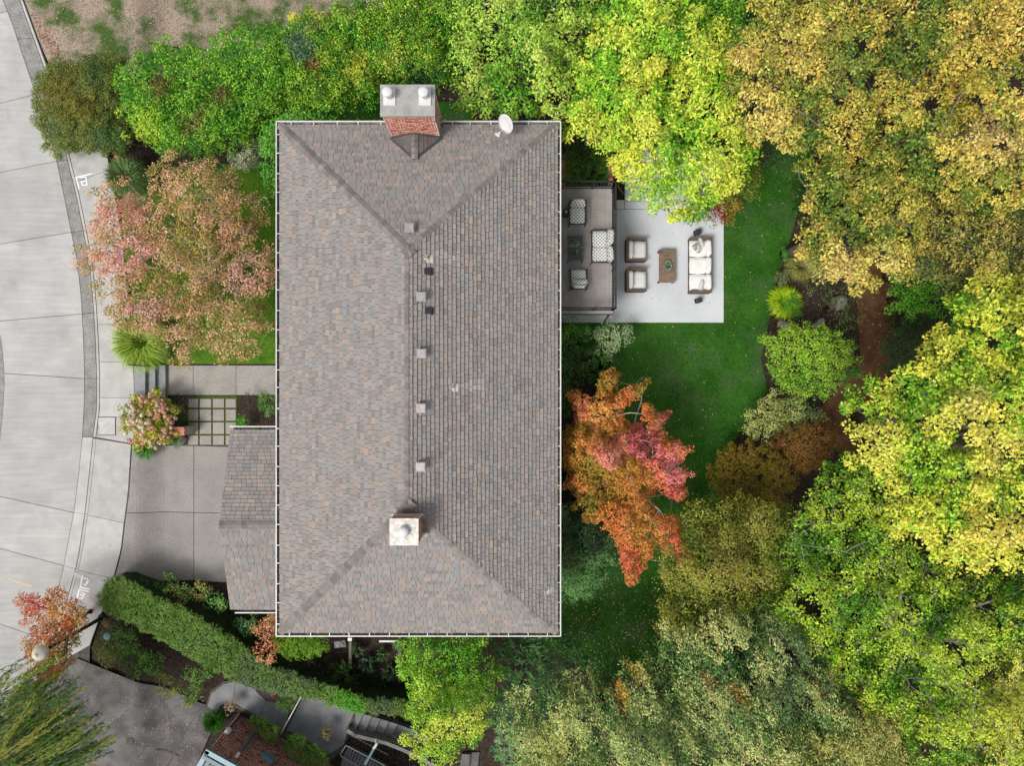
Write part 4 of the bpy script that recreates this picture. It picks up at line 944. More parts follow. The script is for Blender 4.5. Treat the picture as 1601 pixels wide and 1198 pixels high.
# neighbour's brick house with teal greenhouse roof
TA = math.radians(-29); U = Vector((math.cos(TA), math.sin(TA), 0)); V = Vector((math.sin(TA), -math.cos(TA), 0))
A = Vector(P(372, 1120, -.3)); A.z = 0; zr = 2.45
nh = thing('neighbour_house', A + U * 4 + V * 2, 'neighbouring red brick house with a teal framed glass roof at the lower edge', 'house'); L = nh.location
def q3(u, v, z): p = A + U * u + V * v; return (p.x, p.y, z)
mb = MB(); mb.prism([q3(0, 0, 0)[:2], q3(7, 0, 0)[:2], q3(7, 5, 0)[:2], q3(0, 5, 0)[:2]], -.6, zr - .1); mb.build('wall', M['mortar'], nh, L)
mb = MB(); BN = [lin((168, 104, 90)), lin((150, 90, 78)), lin((184, 122, 104)), lin((136, 80, 72))]
brickwall(mb, q3(0, 0, 0), U, 7, lambda s: -.4, zr - .1, -V, bl=.2, bh=.07, cols=BN, pale=.2)
brickwall(mb, q3(0, 5, 0), -V, 5, lambda s: -.4, zr - .1, -U, bl=.2, bh=.07, cols=BN, pale=.2)
mb.build('brick_courses', M['brick'], nh, L, kind='stuff')
def bar3(nm, a, b, w_, h_, mat, par=nh):
    m2 = MB(); m2.bar(a, b, w_, h_); return m2.build(nm, mat, par, L)
bar3('gutter', q3(-.12, .04, zr), q3(7, .04, zr), .18, .12, M['teal']); bar3('gutter', q3(-.04, 0, zr), q3(-.04, 5, zr), .18, .12, M['teal'])
bar3('ridge_board', q3(-.1, .24, zr + .06), q3(7, .24, zr + .06), .14, .08, M['slate']); bar3('ridge_board', q3(.2, .2, zr + .05), q3(.2, 5, zr + .05), .12, .08, M['slate'])
gmt, nt_, b_ = newmat('pale_roof_glass'); b_.inputs['Base Color'].default_value = (.66, .67, .69, 1); b_.inputs['Roughness'].default_value = .12
for j in range(3):
    for i in range(16):
        u0 = .4 + i * .38; v0 = .42 + j * .72; zz = zr + .03 - .12 * j
        m2 = MB(); m2.add([q3(u0 + .02, v0 + .02, zz), q3(u0 + .36, v0 + .02, zz), q3(u0 + .36, v0 + .7, zz - .12), q3(u0 + .02, v0 + .7, zz - .12)], [(0, 1, 2, 3)]); m2.build('glass_pane', gmt, nh, L)
    bar3('glazing_bar', q3(.3, .42 + j * .72, zr + .05 - .12 * j), q3(6.6, .42 + j * .72, zr + .05 - .12 * j), .04, .04, M['teal'])
for i in range(17): bar3('glazing_bar', q3(.4 + i * .38, .42, zr + .045), q3(.4 + i * .38, 2.6, zr - .315), .03, .035, M['slate'])
bar3('downpipe', q3(.98, -.1, -.2), q3(.98, -.1, zr - .55), .09, .09, M['slate']); bar3('pipe_elbow', q3(.98, -.12, zr - .55), q3(.98, -.02, zr - .35), .12, .1, M['white'])
bar3('wall_box', q3(1.75, -.12, 1.3), q3(2.25, -.12, 1.3), .18, .25, M['teal'])
t = thing('garden_lamp', G(379, 1116, 0), 'small white and blue lantern on the corner of the brick house', 'lantern'); Lg = t.location
mb = MB(); mb.lathe(Lg.x, Lg.y, [(.12, 1.0), (.13, 1.02), (.1, 1.2), (.03, 1.26)], 8); mb.build('head', M['cush'], t, Lg); mb = MB(); mb.lathe(Lg.x, Lg.y, [(.03, -.3), (.03, 1.0)], 6); mb.build('post', M['iron'], t, Lg)
t = thing('gate', P(452, 1120, .3), 'closed black garden gate with a silver top bar across the walk', 'gate'); Lg = t.location
a, b = P(473, 1086, .7), P(431, 1163, .7); mb = MB(); mb.bar(a, b, .05, .05); mb.build('top_bar', M['iron'], t, Lg); mb = MB(); A_ = Vector(a); mb.bar(A_ + Vector((0, 0, .04)), A_.lerp(Vector(b), .5) + Vector((0, 0, .04)), .025, .02); mb.build('rail', M['vent'], t, Lg)
for h_, nm in ((.45, 'rail'), (.1, 'rail')):
    mb = MB(); mb.bar((a[0], a[1], h_), (b[0], b[1], h_), .03, .04); mb.build(nm, M['iron'], t, Lg)
for i in range(15):
    p = Vector(a).lerp(Vector(b), i / 14); mb = MB(); mb.box(p.x, p.y, .18, .02, .02, 1.0); mb.build('picket', M['iron'], t, Lg)
# black area railing at the bottom edge
t = thing('area_railing', P(560, 1180, .4), 'black iron railing with pale slats around the sunken area by the brick house', 'railing'); Lg = t.location
for a, b, n_ in (((541, 1166), (602, 1198), 13), ((541, 1166), (532, 1180), 3), ((532, 1182), (590, 1215), 13)):
    A_, B_ = Vector(P(*a, .55)), Vector(P(*b, .55)); mb = MB(); mb.bar(A_, B_, .05, .04); mb.build('top_rail', M['iron'], t, Lg)
    mb = MB(); mb.bar(A_ - Vector((0, 0, .8)), B_ - Vector((0, 0, .8)), .04, .03); mb.build('bottom_rail', M['iron'], t, Lg)
    for i in range(n_ + 1):
        p = A_.lerp(B_, i / n_); mb = MB(); mb.box(p.x, p.y, .12, .022, .022, .85); mb.build('baluster', M['iron'], t, Lg)
mb = MB(); mb.prism([P(x, y, -.3) for x, y in ((545, 1168), (604, 1200), (640, 1240), (600, 1260), (530, 1210), (536, 1182))], -.5, -.3); mb.build('paving', M['nwalk'], t, Lg)
t = thing('downpipe', P(577, 1172, 1.5), 'dark teal downpipe with a white elbow over the black railing', 'pipe'); Lg = t.location
mb = MB(); mb.tube([P(571, 1196, 1.6), P(585, 1171, 1.55)], .05, 8); mb.build('pipe', M['slate'], t, Lg)
mb = MB(); mb.tube([P(584, 1172, 1.55), P(589, 1164, 1.5), P(588.5, 1157, 1.3)], .055, 8); mb.build('elbow', M['white'], t, Lg)
# ---------------- vegetation ----------------
class Noise:
    def __init__(s, seed, wl):
        r = np.random.default_rng(seed); n = 14; a = r.uniform(0, 2 * np.pi, n); k = 2 * np.pi / (wl * r.uniform(.6, 1.7, n))
        s.kx, s.ky, s.ph = k * np.cos(a), k * np.sin(a), r.uniform(0, 2 * np.pi, n); s.n = n
    def __call__(s, x, y): return np.sin(np.outer(x, s.kx) + np.outer(y, s.ky) + s.ph).sum(1) / math.sqrt(s.n / 2)
def in_poly(px, py, poly):
    c = np.zeros(len(px), bool); j = len(poly) - 1
    for i in range(len(poly)):
        xi, yi = poly[i]; xj, yj = poly[j]
        m = ((yi > py) != (yj > py)) & (px < (xj - xi) * (py - yi) / ((yj - yi) or 1e-9) + xi); c ^= m; j = i
    return c
def edge_dist(px, py, poly):
    d = np.full(len(px), 1e9)
    for i in range(len(poly)):
        a = np.array(poly[i - 1], float); b = np.array(poly[i], float); ab = b - a; L2 = max((ab ** 2).sum(), 1e-9)
        t = np.clip(((px - a[0]) * ab[0] + (py - a[1]) * ab[1]) / L2, 0, 1)
        d = np.minimum(d, np.hypot(px - a[0] - t * ab[0], py - a[1] - t * ab[1]))
    return d
def leafmesh(name, C, D_, N_, ln, wd, col, mat, parent, L, fold=.25, kind=None):
    """C leaf base points, D_ leaf directions, N_ approximate normals (all n x 3); every leaf is one four-cornered blade"""
    n = len(C); D_ = D_ / np.linalg.norm(D_, axis=1, keepdims=True); Sd = np.cross(D_, N_); Sd /= np.maximum(np.linalg.norm(Sd, axis=1, keepdims=True), 1e-6)
    ln = ln[:, None]; wd = wd[:, None]; Nn = np.cross(Sd, D_)
    V_ = np.empty((n, 4, 3)); V_[:, 0] = C; V_[:, 1] = C + D_ * ln * .5 + Sd * wd * .5 + Nn * wd * fold; V_[:, 2] = C + D_ * ln; V_[:, 3] = C + D_ * ln * .5 - Sd * wd * .5 + Nn * wd * fold
    V_ = V_.reshape(-1, 3) - np.array(L)
    me = bpy.data.meshes.new(name); me.vertices.add(4 * n); me.vertices.foreach_set('co', V_.ravel().astype(np.float32))
    me.loops.add(4 * n); me.loops.foreach_set('vertex_index', np.arange(4 * n, dtype=np.int32))
    me.polygons.add(n); me.polygons.foreach_set('loop_start', np.arange(0, 4 * n, 4, dtype=np.int32)); me.polygons.foreach_set('loop_total', np.full(n, 4, dtype=np.int32))
    at = me.color_attributes.new('col', 'FLOAT_COLOR', 'POINT'); cc = np.ones((n, 4, 4), np.float32); cc[:, :, :3] = col[:, None, :]
    at.data.foreach_set('color', cc.ravel()); me.materials.append(mat); me.update(calc_edges=True)
    o = bpy.data.objects.new(name, me); COL.objects.link(o)
    if parent: o.parent = parent
    if kind: o['kind'] = kind
    return o
NLEAF = [0]
def pal(cols): return np.array([lin(c) for c in cols]), 
def plant(name, poly, label, cat, cols, ztop, zedge, *, leaf=(.10, .055), rc=.34, dens=7., per=70, lump=1.3, lamp=.5, seed=1, anchors=None,
          gap=0., stretch=1.0, ang=0., trunk=True, bark='barkd', twigs=.25, style='ball', under=.5, flat=.6, edgepow=.5, D0=None, mixwl=1.6, group=None, jit=.22, k=1., rosette=False, upb=.55, raised=0., tsize=1., core=False, wobble=5., mapt=None):
    r = np.random.default_rng(seed * 97 + 5); poly = [tuple(map(float, p)) for p in poly]; pa = np.array(poly)
    kz = (H - (ztop + zedge) / 2) / F
    x0, y0 = pa.min(0) - 6; x1, y1 = pa.max(0) + 6
    x0, y0 = max(x0, -90), max(y0, -90); x1, y1 = min(x1, 1690), min(y1, 1290)
    st = 1 / math.sqrt(dens) / kz
    gx, gy = np.meshgrid(np.arange(x0, x1, st), np.arange(y0, y1, st * .87)); gx[1::2] += st / 2
    gx = gx.ravel() + r.normal(0, st * .33, gx.size); gy = gy.ravel() + r.normal(0, st * .33, gy.size)
    wn = Noise(seed + 50, 26.); wn2 = Noise(seed + 51, 26.)
    m = in_poly(gx + wobble * wn(gx, gy), gy + wobble * wn2(gx, gy), poly); gx, gy = gx[m], gy[m]
    ed = edge_dist(gx, gy, poly) * kz; Dm = D0 or max(ed.max(), .3)
    wx = (gx - W2) * kz; wy = (H2 - gy) * kz
    nb_ = Noise(seed, lump * 2.2); nl = Noise(seed + 9, lump * .9)
    t = np.clip(ed / Dm, 0, 1); dome = (1 - (1 - t) ** 2) ** edgepow
    z = zedge + (ztop - zedge) * dome + lamp * (.6 * nb_(wx, wy) + .4 * nl(wx, wy)) * (.35 + .65 * t) + r.normal(0, lamp * .22, len(gx))
    if gap > 0:
        g_ = Noise(seed + 33, lump * 1.2)(wx, wy); keep = g_ > (-2.4 + gap * 2.4); drop = ~keep & (r.random(len(gx)) < .85)
        gx, gy, z, t, wx, wy = [q[~drop] for q in (gx, gy, z, t, wx, wy)]
    n_top = len(gx)
    # an under layer fills in below
    if under > 0:
        s_ = r.random(len(gx)) < under; gx = np.r_[gx, gx[s_] + r.normal(0, st * .4, s_.sum())]; gy = np.r_[gy, gy[s_] + r.normal(0, st * .4, s_.sum())]
        z = np.r_[z, z[s_] - r.uniform(.5, 1.3, s_.sum()) * min(1., ztop / 4)]; t = np.r_[t, t[s_]]; wx = np.r_[wx, wx[s_]]; wy = np.r_[wy, wy[s_]]
    z = np.maximum(z, .12); nC = len(gx); kk = (H - z) / F
    CX = np.stack([(gx - W2) * kk, (H2 - gy) * kk, z], 1)
    # clump colours: raised clumps use later palette colours, the under layer earlier, mostly darker ones
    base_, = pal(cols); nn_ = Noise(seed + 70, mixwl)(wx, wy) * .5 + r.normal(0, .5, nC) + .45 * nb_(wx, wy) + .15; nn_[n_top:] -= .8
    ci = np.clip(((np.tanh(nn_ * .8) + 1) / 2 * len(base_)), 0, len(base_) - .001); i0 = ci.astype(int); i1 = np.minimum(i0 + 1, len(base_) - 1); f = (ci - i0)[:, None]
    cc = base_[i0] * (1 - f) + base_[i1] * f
    if anchors:
        an = np.array([(a[0], a[1]) for a in anchors], float); ar = np.array([a[2] for a in anchors], float); ac = np.array([lin(a[3]) for a in anchors])
        d = np.hypot(gx[:, None] - an[:, 0], gy[:, None] - an[:, 1]) / ar + r.normal(0, .13, (nC, 1)) + .2 * Noise(seed + 4, 1.2)(wx, wy)[:, None]; j = d.argmin(1); w_ = np.clip(1.25 - d[np.arange(nC), j], 0, 1)[:, None] ** .7
        cc = cc * (1 - w_) + ac[j] * w_
    rootz = min(gz(wx.mean(), wy.mean()), 0.0)
    ctr = np.array([wx.mean(), wy.mean()])
    if mapt: q = G(*mapt); ctr = np.array(q[:2])
    T = thing(name, (ctr[0], ctr[1], rootz), label, cat, group); L = (ctr[0], ctr[1], rootz)
    # leaves
    per_i = np.maximum(4, (per * r.uniform(.6, 1.35, nC))).astype(int); idx = np.repeat(np.arange(nC), per_i); n = len(idx); NLEAF[0] += n
    R_ = rc * r.uniform(.7, 1.3, nC)[idx]
    th = r.uniform(0, 2 * np.pi, n); 
    if rosette:
        el = r.uniform(-.1, .55, n); dirs = np.stack([np.cos(th) * np.cos(el), np.sin(th) * np.cos(el), np.sin(el)], 1)
        sub = r.normal(0, 1, (n, 3)) * .012; C = CX[idx] + dirs * .015 + sub; nor = np.stack([-np.cos(th) * np.sin(el), -np.sin(th) * np.sin(el), np.cos(el)], 1)
    elif style == 'spray':   # elongated feathery strands
        tt = r.uniform(-1, 1, n); ca, sa = math.cos(ang), math.sin(ang); aa = (r.normal(0, .35, nC))[idx]; cx_, sx_ = np.cos(ang + aa), np.sin(ang + aa)
        o1 = tt * R_ * stretch; o2 = r.normal(0, .22, n) * R_
        off = np.stack([o1 * cx_ - o2 * sx_, o1 * sx_ + o2 * cx_, -.45 * tt * R_ * stretch * .6 + r.normal(0, .12, n) * R_ + .25 * R_ * (1 - tt * tt)], 1)
        C = CX[idx] + off; sg = np.sign(r.normal(0, 1, n)); b_a = ang + aa + sg * r.uniform(.2, .9, n)
        dirs = np.stack([np.cos(b_a), np.sin(b_a), r.uniform(-.5, .3, n)], 1); nor = np.stack([r.normal(0, .4, n), r.normal(0, .4, n), np.ones(n)], 1)
    else:
        u = r.uniform(-.25, 1, n); ph = np.sqrt(np.maximum(0, 1 - u * u)); rad = R_ * r.uniform(.55, 1.08, n)
        out = np.stack([ph * np.cos(th), ph * np.sin(th), u], 1)
        off = out * rad[:, None]; off[:, 2] *= flat
        if stretch != 1: ca, sa = math.cos(ang), math.sin(ang); a_ = off[:, 0] * ca + off[:, 1] * sa; b_ = -off[:, 0] * sa + off[:, 1] * ca; a_ *= stretch; off[:, 0] = a_ * ca - b_ * sa; off[:, 1] = a_ * sa + b_ * ca
        C = CX[idx] + off; nor = out * .8 + r.normal(0, .45, (n, 3)); nor[:, 2] += upb
        nor /= np.linalg.norm(nor, axis=1, keepdims=True); dirs = out + r.normal(0, .7, (n, 3)); dirs -= nor * (dirs * nor).sum(1, keepdims=True)
    C[:, 2] = np.maximum(C[:, 2], rootz + .05)
    ln = leaf[0] * r.uniform(.7, 1.25, n); wd = leaf[1] * r.uniform(.75, 1.2, n)
    if anchors: wl = 1 - w_[:, 0]
    else: wl = np.ones(nC)
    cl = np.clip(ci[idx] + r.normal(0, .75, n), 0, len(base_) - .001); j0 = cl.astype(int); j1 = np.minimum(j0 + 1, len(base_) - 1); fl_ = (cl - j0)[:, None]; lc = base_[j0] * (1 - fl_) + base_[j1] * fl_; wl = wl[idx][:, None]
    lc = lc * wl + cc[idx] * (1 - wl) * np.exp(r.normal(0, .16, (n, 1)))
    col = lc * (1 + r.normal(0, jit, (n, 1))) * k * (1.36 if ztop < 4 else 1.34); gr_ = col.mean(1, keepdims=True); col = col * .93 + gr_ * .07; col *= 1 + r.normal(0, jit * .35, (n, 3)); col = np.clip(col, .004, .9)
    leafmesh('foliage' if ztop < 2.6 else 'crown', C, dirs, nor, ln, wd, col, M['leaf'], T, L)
    if core:   # solid dark block filling the inside of a clipped hedge
        mc = MB(); mc.prism(inset([P(x, y, zedge) for x, y in poly], .10), rootz - .05, zedge + .0); mc.v = [(x, y, rootz - .05 if i_ >= len(poly) else zedge) for i_, (x, y, z) in enumerate(mc.v)]; mc.build('hedge_core', surf('hedge_inside', (.012, .025, .008), (.03, .055, .018), 8), T, L)
    # trunk, limbs, twigs
    if trunk:
        mb = MB(); twigs = twigs if ztop > 2.6 else 0; fz = max(.3, zedge * .55); sp = Vector((ctr[0], ctr[1], fz)); tr = (.05 + .022 * ztop) * tsize
        mb.tube([(ctr[0], ctr[1], rootz - .05), (ctr[0] + .03, ctr[1], fz * .5), sp], [tr * 1.25, tr, tr * .85], 8)
        nlim = int(max(3, min(13, nC / 30))); ids = [int(r.integers(nC))]; XY = CX[:, :2]
        dmin = np.linalg.norm(XY - XY[ids[0]], axis=1)
        for _ in range(nlim - 1): j = int((dmin * r.uniform(.7, 1, nC)).argmax()); ids.append(j); dmin = np.minimum(dmin, np.linalg.norm(XY - XY[j], axis=1))
        nodes = []
        for j in ids:
            e = Vector(CX[j]); e.z -= .15; e = sp.lerp(e, .9 if ztop > 2.6 else .6); pts = []
            for q in range(7):
                s_ = q / 6; p = sp.lerp(e, s_); p.z += math.sin(s_ * math.pi) * .08 * (e - sp).length; p.x += r.normal(0, .07) * s_; p.y += r.normal(0, .07) * s_; pts.append(p)
                if q > 1: nodes.append((p.copy(), tr * (.55 - .4 * s_)))
            mb.tube(pts, [tr * (.6 - .5 * q / 6) for q in range(7)], 5, cap=False)
        def link(e, lo, hi, wig, r0, sides, rec, nsub=3):
            na = np.array([tuple(p) for p, _ in nodes]); dd = np.linalg.norm(na - np.array(e), axis=1) + 1.5 * np.maximum(0, na[:, 2] - e.z + .1); b = int(dd.argmin()); s0, rb = nodes[b]; l_ = (e - s0).length
            if l_ > hi or l_ < lo: return
            pts = [s0]; ox, oy = r.normal(0, wig, 2) * l_
            for q in range(1, nsub + 1): s_ = q / nsub; p = s0.lerp(e, s_); w_ = math.sin(s_ * math.pi); p += Vector((ox * w_, oy * w_, .10 * l_ * w_)); pts.append(p)
            rs = [max(.006, min(rb, r0) * (1 - .75 * q / nsub)) for q in range(nsub + 1)]; mb.tube(pts, rs, sides, cap=False)
            if rec: nodes.extend(zip(pts[1:], rs[1:]))
        if twigs > 0:
            j = int(r.integers(nC)); dmin = np.linalg.norm(XY - XY[j], axis=1)
            for _ in range(int(min(60, nC * .12))):
                j = int((dmin * r.uniform(.5, 1, nC)).argmax()); dmin = np.minimum(dmin, np.linalg.norm(XY - XY[j], axis=1)); e = Vector(CX[j]); e.z += raised * r.uniform(-.5, 1); link(e, .3, 2.4, .10, .03 * tsize, 5, True, 4)
            for j in np.where(r.random(nC) < twigs)[0]:
                e = Vector(CX[j]); e.z += raised * r.uniform(-.6, 1) + rc * .15; link(e, .12, 1.5, .12, .014 * tsize ** .5, 4, True)
        mb.build('trunk', M[bark], T, L, smooth=True)
    return T
def tuft(px, py, rad_px, label, cols, h=.5, n=900, seed=1, name='ornamental_grass', cat='grass clump', wid=.012, z0=0., arch=1., squash=1., segs=3, blade=None, loc=None):
    """a fountain of arching blades"""
    r = np.random.default_rng(seed); x, y, z = loc or G(px, py, z0); R_ = rad_px * (H - z - h * .5) / F; T = thing(name, (x, y, z), label, cat)
    vs, fs, cs_ = [], [], []; C = [lin(c) for c in cols]
    for i in range(n):
        a = r.uniform(0, 2 * math.pi); l = r.uniform(.55, 1.08) * R_; hh = h * r.uniform(.7, 1.1); c = C[r.integers(len(C))]; kq = r.uniform(.75, 1.2) * 1.35; b0_ = r.uniform(0, .18) * R_
        w_ = wid * r.uniform(.7, 1.3); da = r.normal(0, .12); m0 = len(vs)
        for s_ in range(segs + 1):
            t = s_ / segs; d = b0_ + l * t ** .9; zz = hh * (math.sin(t * math.pi * (.55 + .25 * arch)) ** .8 if t > 0 else 0) * 1.0; aa = a + da * t
            X_, Y_ = d * math.cos(aa), d * math.sin(aa) * squash; ww = w_ * (1 - t) ** .6
            vs.append((X_ - ww * math.sin(aa), Y_ + ww * math.cos(aa), zz)); vs.append((X_ + ww * math.sin(aa), Y_ - ww * math.cos(aa), zz))
        for s_ in range(segs): fs.append((m0 + 2 * s_, m0 + 2 * s_ + 1, m0 + 2 * s_ + 3, m0 + 2 * s_ + 2)); cs_.append(tuple(q * kq for q in c))
    mb = MB(); mb.v = vs; mb.f = fs; mb.c = cs_; mb.m = [0] * len(fs); mb.build('foliage', M['leaf'], T); return T
Gn = dict(name='shrub', cat='shrub')
# -- front left --
plant('laurel_hedge', [(185, 150), (182, 115), (205, 85), (250, 72), (300, 78), (335, 60), (360, 45), (400, 38), (440, 40), (470, 60), (465, 130), (450, 178), (405, 200), (385, 222), (340, 238), (300, 245), (262, 238), (225, 218), (200, 195)],
      'bright yellow-green laurel bush beside the olive shrub, left half of the long hedge', 'hedge', [(54, 122, 28), (84, 152, 34), (112, 174, 40), (156, 194, 54), (74, 140, 36)], 3.2, 1.7, leaf=(.105, .045), rc=.15, dens=30, per=36, lump=.6, lamp=.2, seed=1, anchors=[(300, 190, 26, (124, 126, 52)), (250, 130, 22, (120, 116, 54)), (200, 100, 26, (130, 165, 80)), (215, 200, 40, (170, 200, 50)), (350, 150, 20, (116, 110, 52))], upb=.3, D0=1.2, wobble=7)
plant('laurel_hedge', [(425, 60), (440, 38), (470, 20), (540, 8), (590, 0), (600, -60), (735, -60), (730, 60), (712, 110), (716, 140), (680, 137), (640, 128), (600, 130), (598, 160), (560, 160), (530, 178), (485, 180), (445, 178), (430, 120)],
      'green hedge mass above the house, between the chimney and the bare lawn', 'hedge', [(46, 112, 26), (84, 148, 30), (116, 172, 36), (178, 196, 50), (64, 124, 30)], 3.4, 1.8, leaf=(.105, .045), rc=.15, dens=30, per=36, lump=.6, lamp=.22, seed=2, anchors=[(475, 75, 24, (96, 130, 92)), (445, 20, 22, (215, 200, 50)), (500, 15, 20, (200, 196, 60)), (490, 100, 18, (140, 100, 60)), (560, 100, 22, (190, 200, 60)), (610, 90, 24, (170, 190, 70)), (460, 60, 22, (84, 116, 76)), (655, 120, 34, (40, 90, 36))], upb=.3, D0=1.2, wobble=7)
plant('olive_shrub', [(50, 150), (54, 125), (75, 106), (110, 98), (140, 92), (188, 85), (192, 120), (190, 150), (203, 190), (212, 222), (188, 240), (150, 236), (110, 240), (97, 248), (75, 226), (58, 190)],
      'rounded olive-green shrub spilling over the kerb at the upper left', 'shrub', [(76, 98, 40), (100, 120, 50), (124, 134, 56), (142, 140, 60), (84, 110, 56)], 1.9, .9, leaf=(.055, .034), rc=.16, dens=32, per=84, lump=.5, lamp=.16, under=1., seed=3, anchors=[(100, 150, 45, (120, 116, 44)), (150, 95, 30, (74, 98, 44)), (175, 210, 26, (80, 116, 54))])
plant('corner_shrub', [(404, 225), (420, 190), (450, 172), (490, 166), (520, 178), (530, 186), (440, 200), (440, 300), (424, 345), (415, 300), (405, 260)],
      'fresh green shrub wrapping the upper left corner of the house', 'shrub', [(50, 112, 34), (76, 140, 40), (104, 164, 52)], 3.2, 1.8, leaf=(.11, .05), rc=.2, dens=15, per=54, seed=4, lamp=.3)
plant('variegated_shrub', [(356, 240), (368, 218), (398, 212), (420, 224), (418, 250), (392, 268), (362, 258)],
      'pale variegated cream-green shrub by the upper left corner of the house', 'shrub', [(120, 140, 96), (160, 176, 132), (196, 204, 166)], 1.3, .6, leaf=(.07, .04), rc=.14, dens=26, per=46, seed=5, lump=.4)
tuft(212, 284, 34, 'fountain of grey-green grass at the upper edge of the pink tree', [(96, 124, 72), (124, 148, 92), (76, 104, 56)], h=1.0, n=1500, seed=2)
tuft(232, 536, 46, 'bright lime ornamental grass clump beside the front steps', [(128, 160, 44), (160, 182, 74), (104, 140, 40), (170, 186, 104)], h=.9, n=2100, seed=3)
plant('low_shrub', [(240, 258), (300, 240), (345, 238), (360, 262), (300, 280), (250, 290)], 'low dark green planting in the bed below the hedge', 'shrub', [(20, 50, 20), (40, 74, 28)], .6, .2, leaf=(.07, .035), rc=.14, dens=10, per=26, seed=6, trunk=False, gap=.4)
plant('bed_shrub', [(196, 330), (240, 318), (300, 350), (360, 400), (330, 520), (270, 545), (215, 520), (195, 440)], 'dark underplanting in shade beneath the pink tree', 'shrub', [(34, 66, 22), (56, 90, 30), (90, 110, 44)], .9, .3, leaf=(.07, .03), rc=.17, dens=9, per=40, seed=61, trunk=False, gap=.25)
plant('pink_tree', [(158, 290), (180, 286), (215, 322), (236, 300), (240, 262), (262, 244), (300, 260), (326, 250), (345, 276), (374, 268), (388, 318), (404, 300), (414, 335), (402, 370), (427, 405), (430, 440), (412, 478), (418, 505), (402, 530), (408, 548), (380, 556), (352, 540), (356, 572), (338, 574), (330, 540), (300, 540), (284, 572), (262, 592), (256, 576), (272, 540), (236, 530), (212, 514), (180, 518), (172, 495), (165, 478), (192, 462), (152, 466), (134, 450), (152, 430), (128, 412), (108, 392), (140, 384), (146, 368), (134, 348), (156, 338), (150, 315)],
      'spreading tree with salmon-pink blush leaves over the front lawn', 'tree', [(112, 124, 46), (160, 140, 76), (206, 150, 116), (222, 168, 138), (136, 132, 58)], 4.8, 3.2, leaf=(.085, .045), rc=.18, dens=19, per=46, lump=.8, lamp=.55, seed=7, gap=.7, under=.5, anchors=[(210, 400, 60, (214, 150, 138)), (190, 330, 50, (206, 142, 124)), (390, 430, 40, (212, 158, 144)), (300, 380, 50, (150, 140, 62)), (240, 430, 40, (120, 118, 40)), (230, 480, 36, (200, 150, 134)), (350, 350, 40, (204, 156, 120))], bark='bark', twigs=.12, style='ball', stretch=1.4, ang=.6, wobble=7, jit=.2, k=1.05)
# hydrangea with blossom heads
hy = plant('hydrangea', [(190, 650), (198, 628), (220, 618), (250, 618), (270, 630), (274, 655), (268, 680), (245, 692), (225, 700), (200, 680)],
      'hydrangea bush with pink and cream blossom heads beside the driveway', 'shrub', [(104, 132, 34), (140, 160, 44), (172, 178, 56), (190, 180, 60)], .95, .4, leaf=(.10, .06), rc=.15, dens=22, per=34, seed=8, trunk=False)
r_ = np.random.default_rng(77); n_ = 0
while n_ < 135:
    px, py = r_.uniform(188, 276), r_.uniform(614, 702); dd = math.hypot((px - 232) / 43, (py - 659) / 44)
    if dd > 1 or (dd < .62 and r_.random() < .62 and px > 225): continue
    z = .5 + .65 * math.sqrt(max(0, 1 - dd * dd)); x, y, _ = P(px, py, z); wh = (px < 232 and 635 < py < 680 and r_.random() < .65)
    C_ = lin((242, 238, 210)) if wh else lin([(232, 180, 162), (222, 164, 148), (238, 204, 182)][r_.integers(3)]); mb = MB(); rr = r_.uniform(.07, .10)
    for q in range(40):
        v = Vector(r_.normal(0, 1, 3)).normalized(); v.z = abs(v.z) - .15; p = v * rr; a = v.orthogonal().normalized(); b = v.cross(a); s = .026; kq = r_.uniform(.85, 1.1); p = p * r_.uniform(.85, 1.1)
        mb.add([p + a * s, p + b * s, p - a * s, p - b * s], [(0, 1, 2, 3)], tuple(min(.85, w_ * kq) for w_ in C_))
    o = mb.build('blossom', M['petal'], hy, loc=Vector((x, y, z)) - hy.location); n_ += 1
tuft(233, 698, 22, 'strappy dark green plant at the driveway corner below the hydrangea', [(60, 110, 44), (84, 134, 60)], h=.3, n=260, seed=8, name='strap_plant', cat='plant', wid=.018)
def ball(px, py, rx, ry, label, cols, ztop, seed, **kw):
    n = 18; poly = [(px + rx * math.cos(2 * math.pi * i / n) * (1 + .06 * math.sin(i * 2.3 + seed)), py + ry * math.sin(2 * math.pi * i / n) * (1 + .06 * math.cos(i * 1.7 + seed))) for i in range(n)]
    d = dict(leaf=(.055, .03), rc=.12, dens=34, per=42, lump=.4, lamp=.08, wobble=2., trunk=False); d.update(kw)
    return plant(d.pop('name', 'shrub'), poly, label, d.pop('cat', 'shrub'), cols, ztop, ztop * .35, seed=seed, **d)
ball(284, 627, 13, 13, 'dark purple-brown heather ball beside the paver grid and hydrangea', [(44, 40, 42), (66, 58, 60), (52, 50, 46)], .35, 11, leaf=(.035, .018))
ball(283, 657, 9, 18, 'dark leafy ground plant between the heather ball and the brick pillar', [(26, 44, 18), (60, 84, 30)], .2, 12)
ball(391, 630, 16, 14, 'dark purple heather mound in the bed right of the paver grid', [(48, 42, 44), (74, 64, 64), (84, 76, 70)], .3, 13, leaf=(.035, .018))
ball(416, 628, 15, 17, 'bright green shrub against the house beside the front walk', [(62, 110, 40), (96, 146, 58), (130, 170, 84)], .7, 14)
ball(379, 662, 10, 10, 'small bright green fern at the corner of the garage roof', [(66, 126, 30), (100, 160, 44)], .4, 15, leaf=(.08, .03))
ball(268, 690, 14, 6, 'low green creeper between the pillar and the driveway', [(60, 100, 40), (92, 130, 60)], .2, 16)
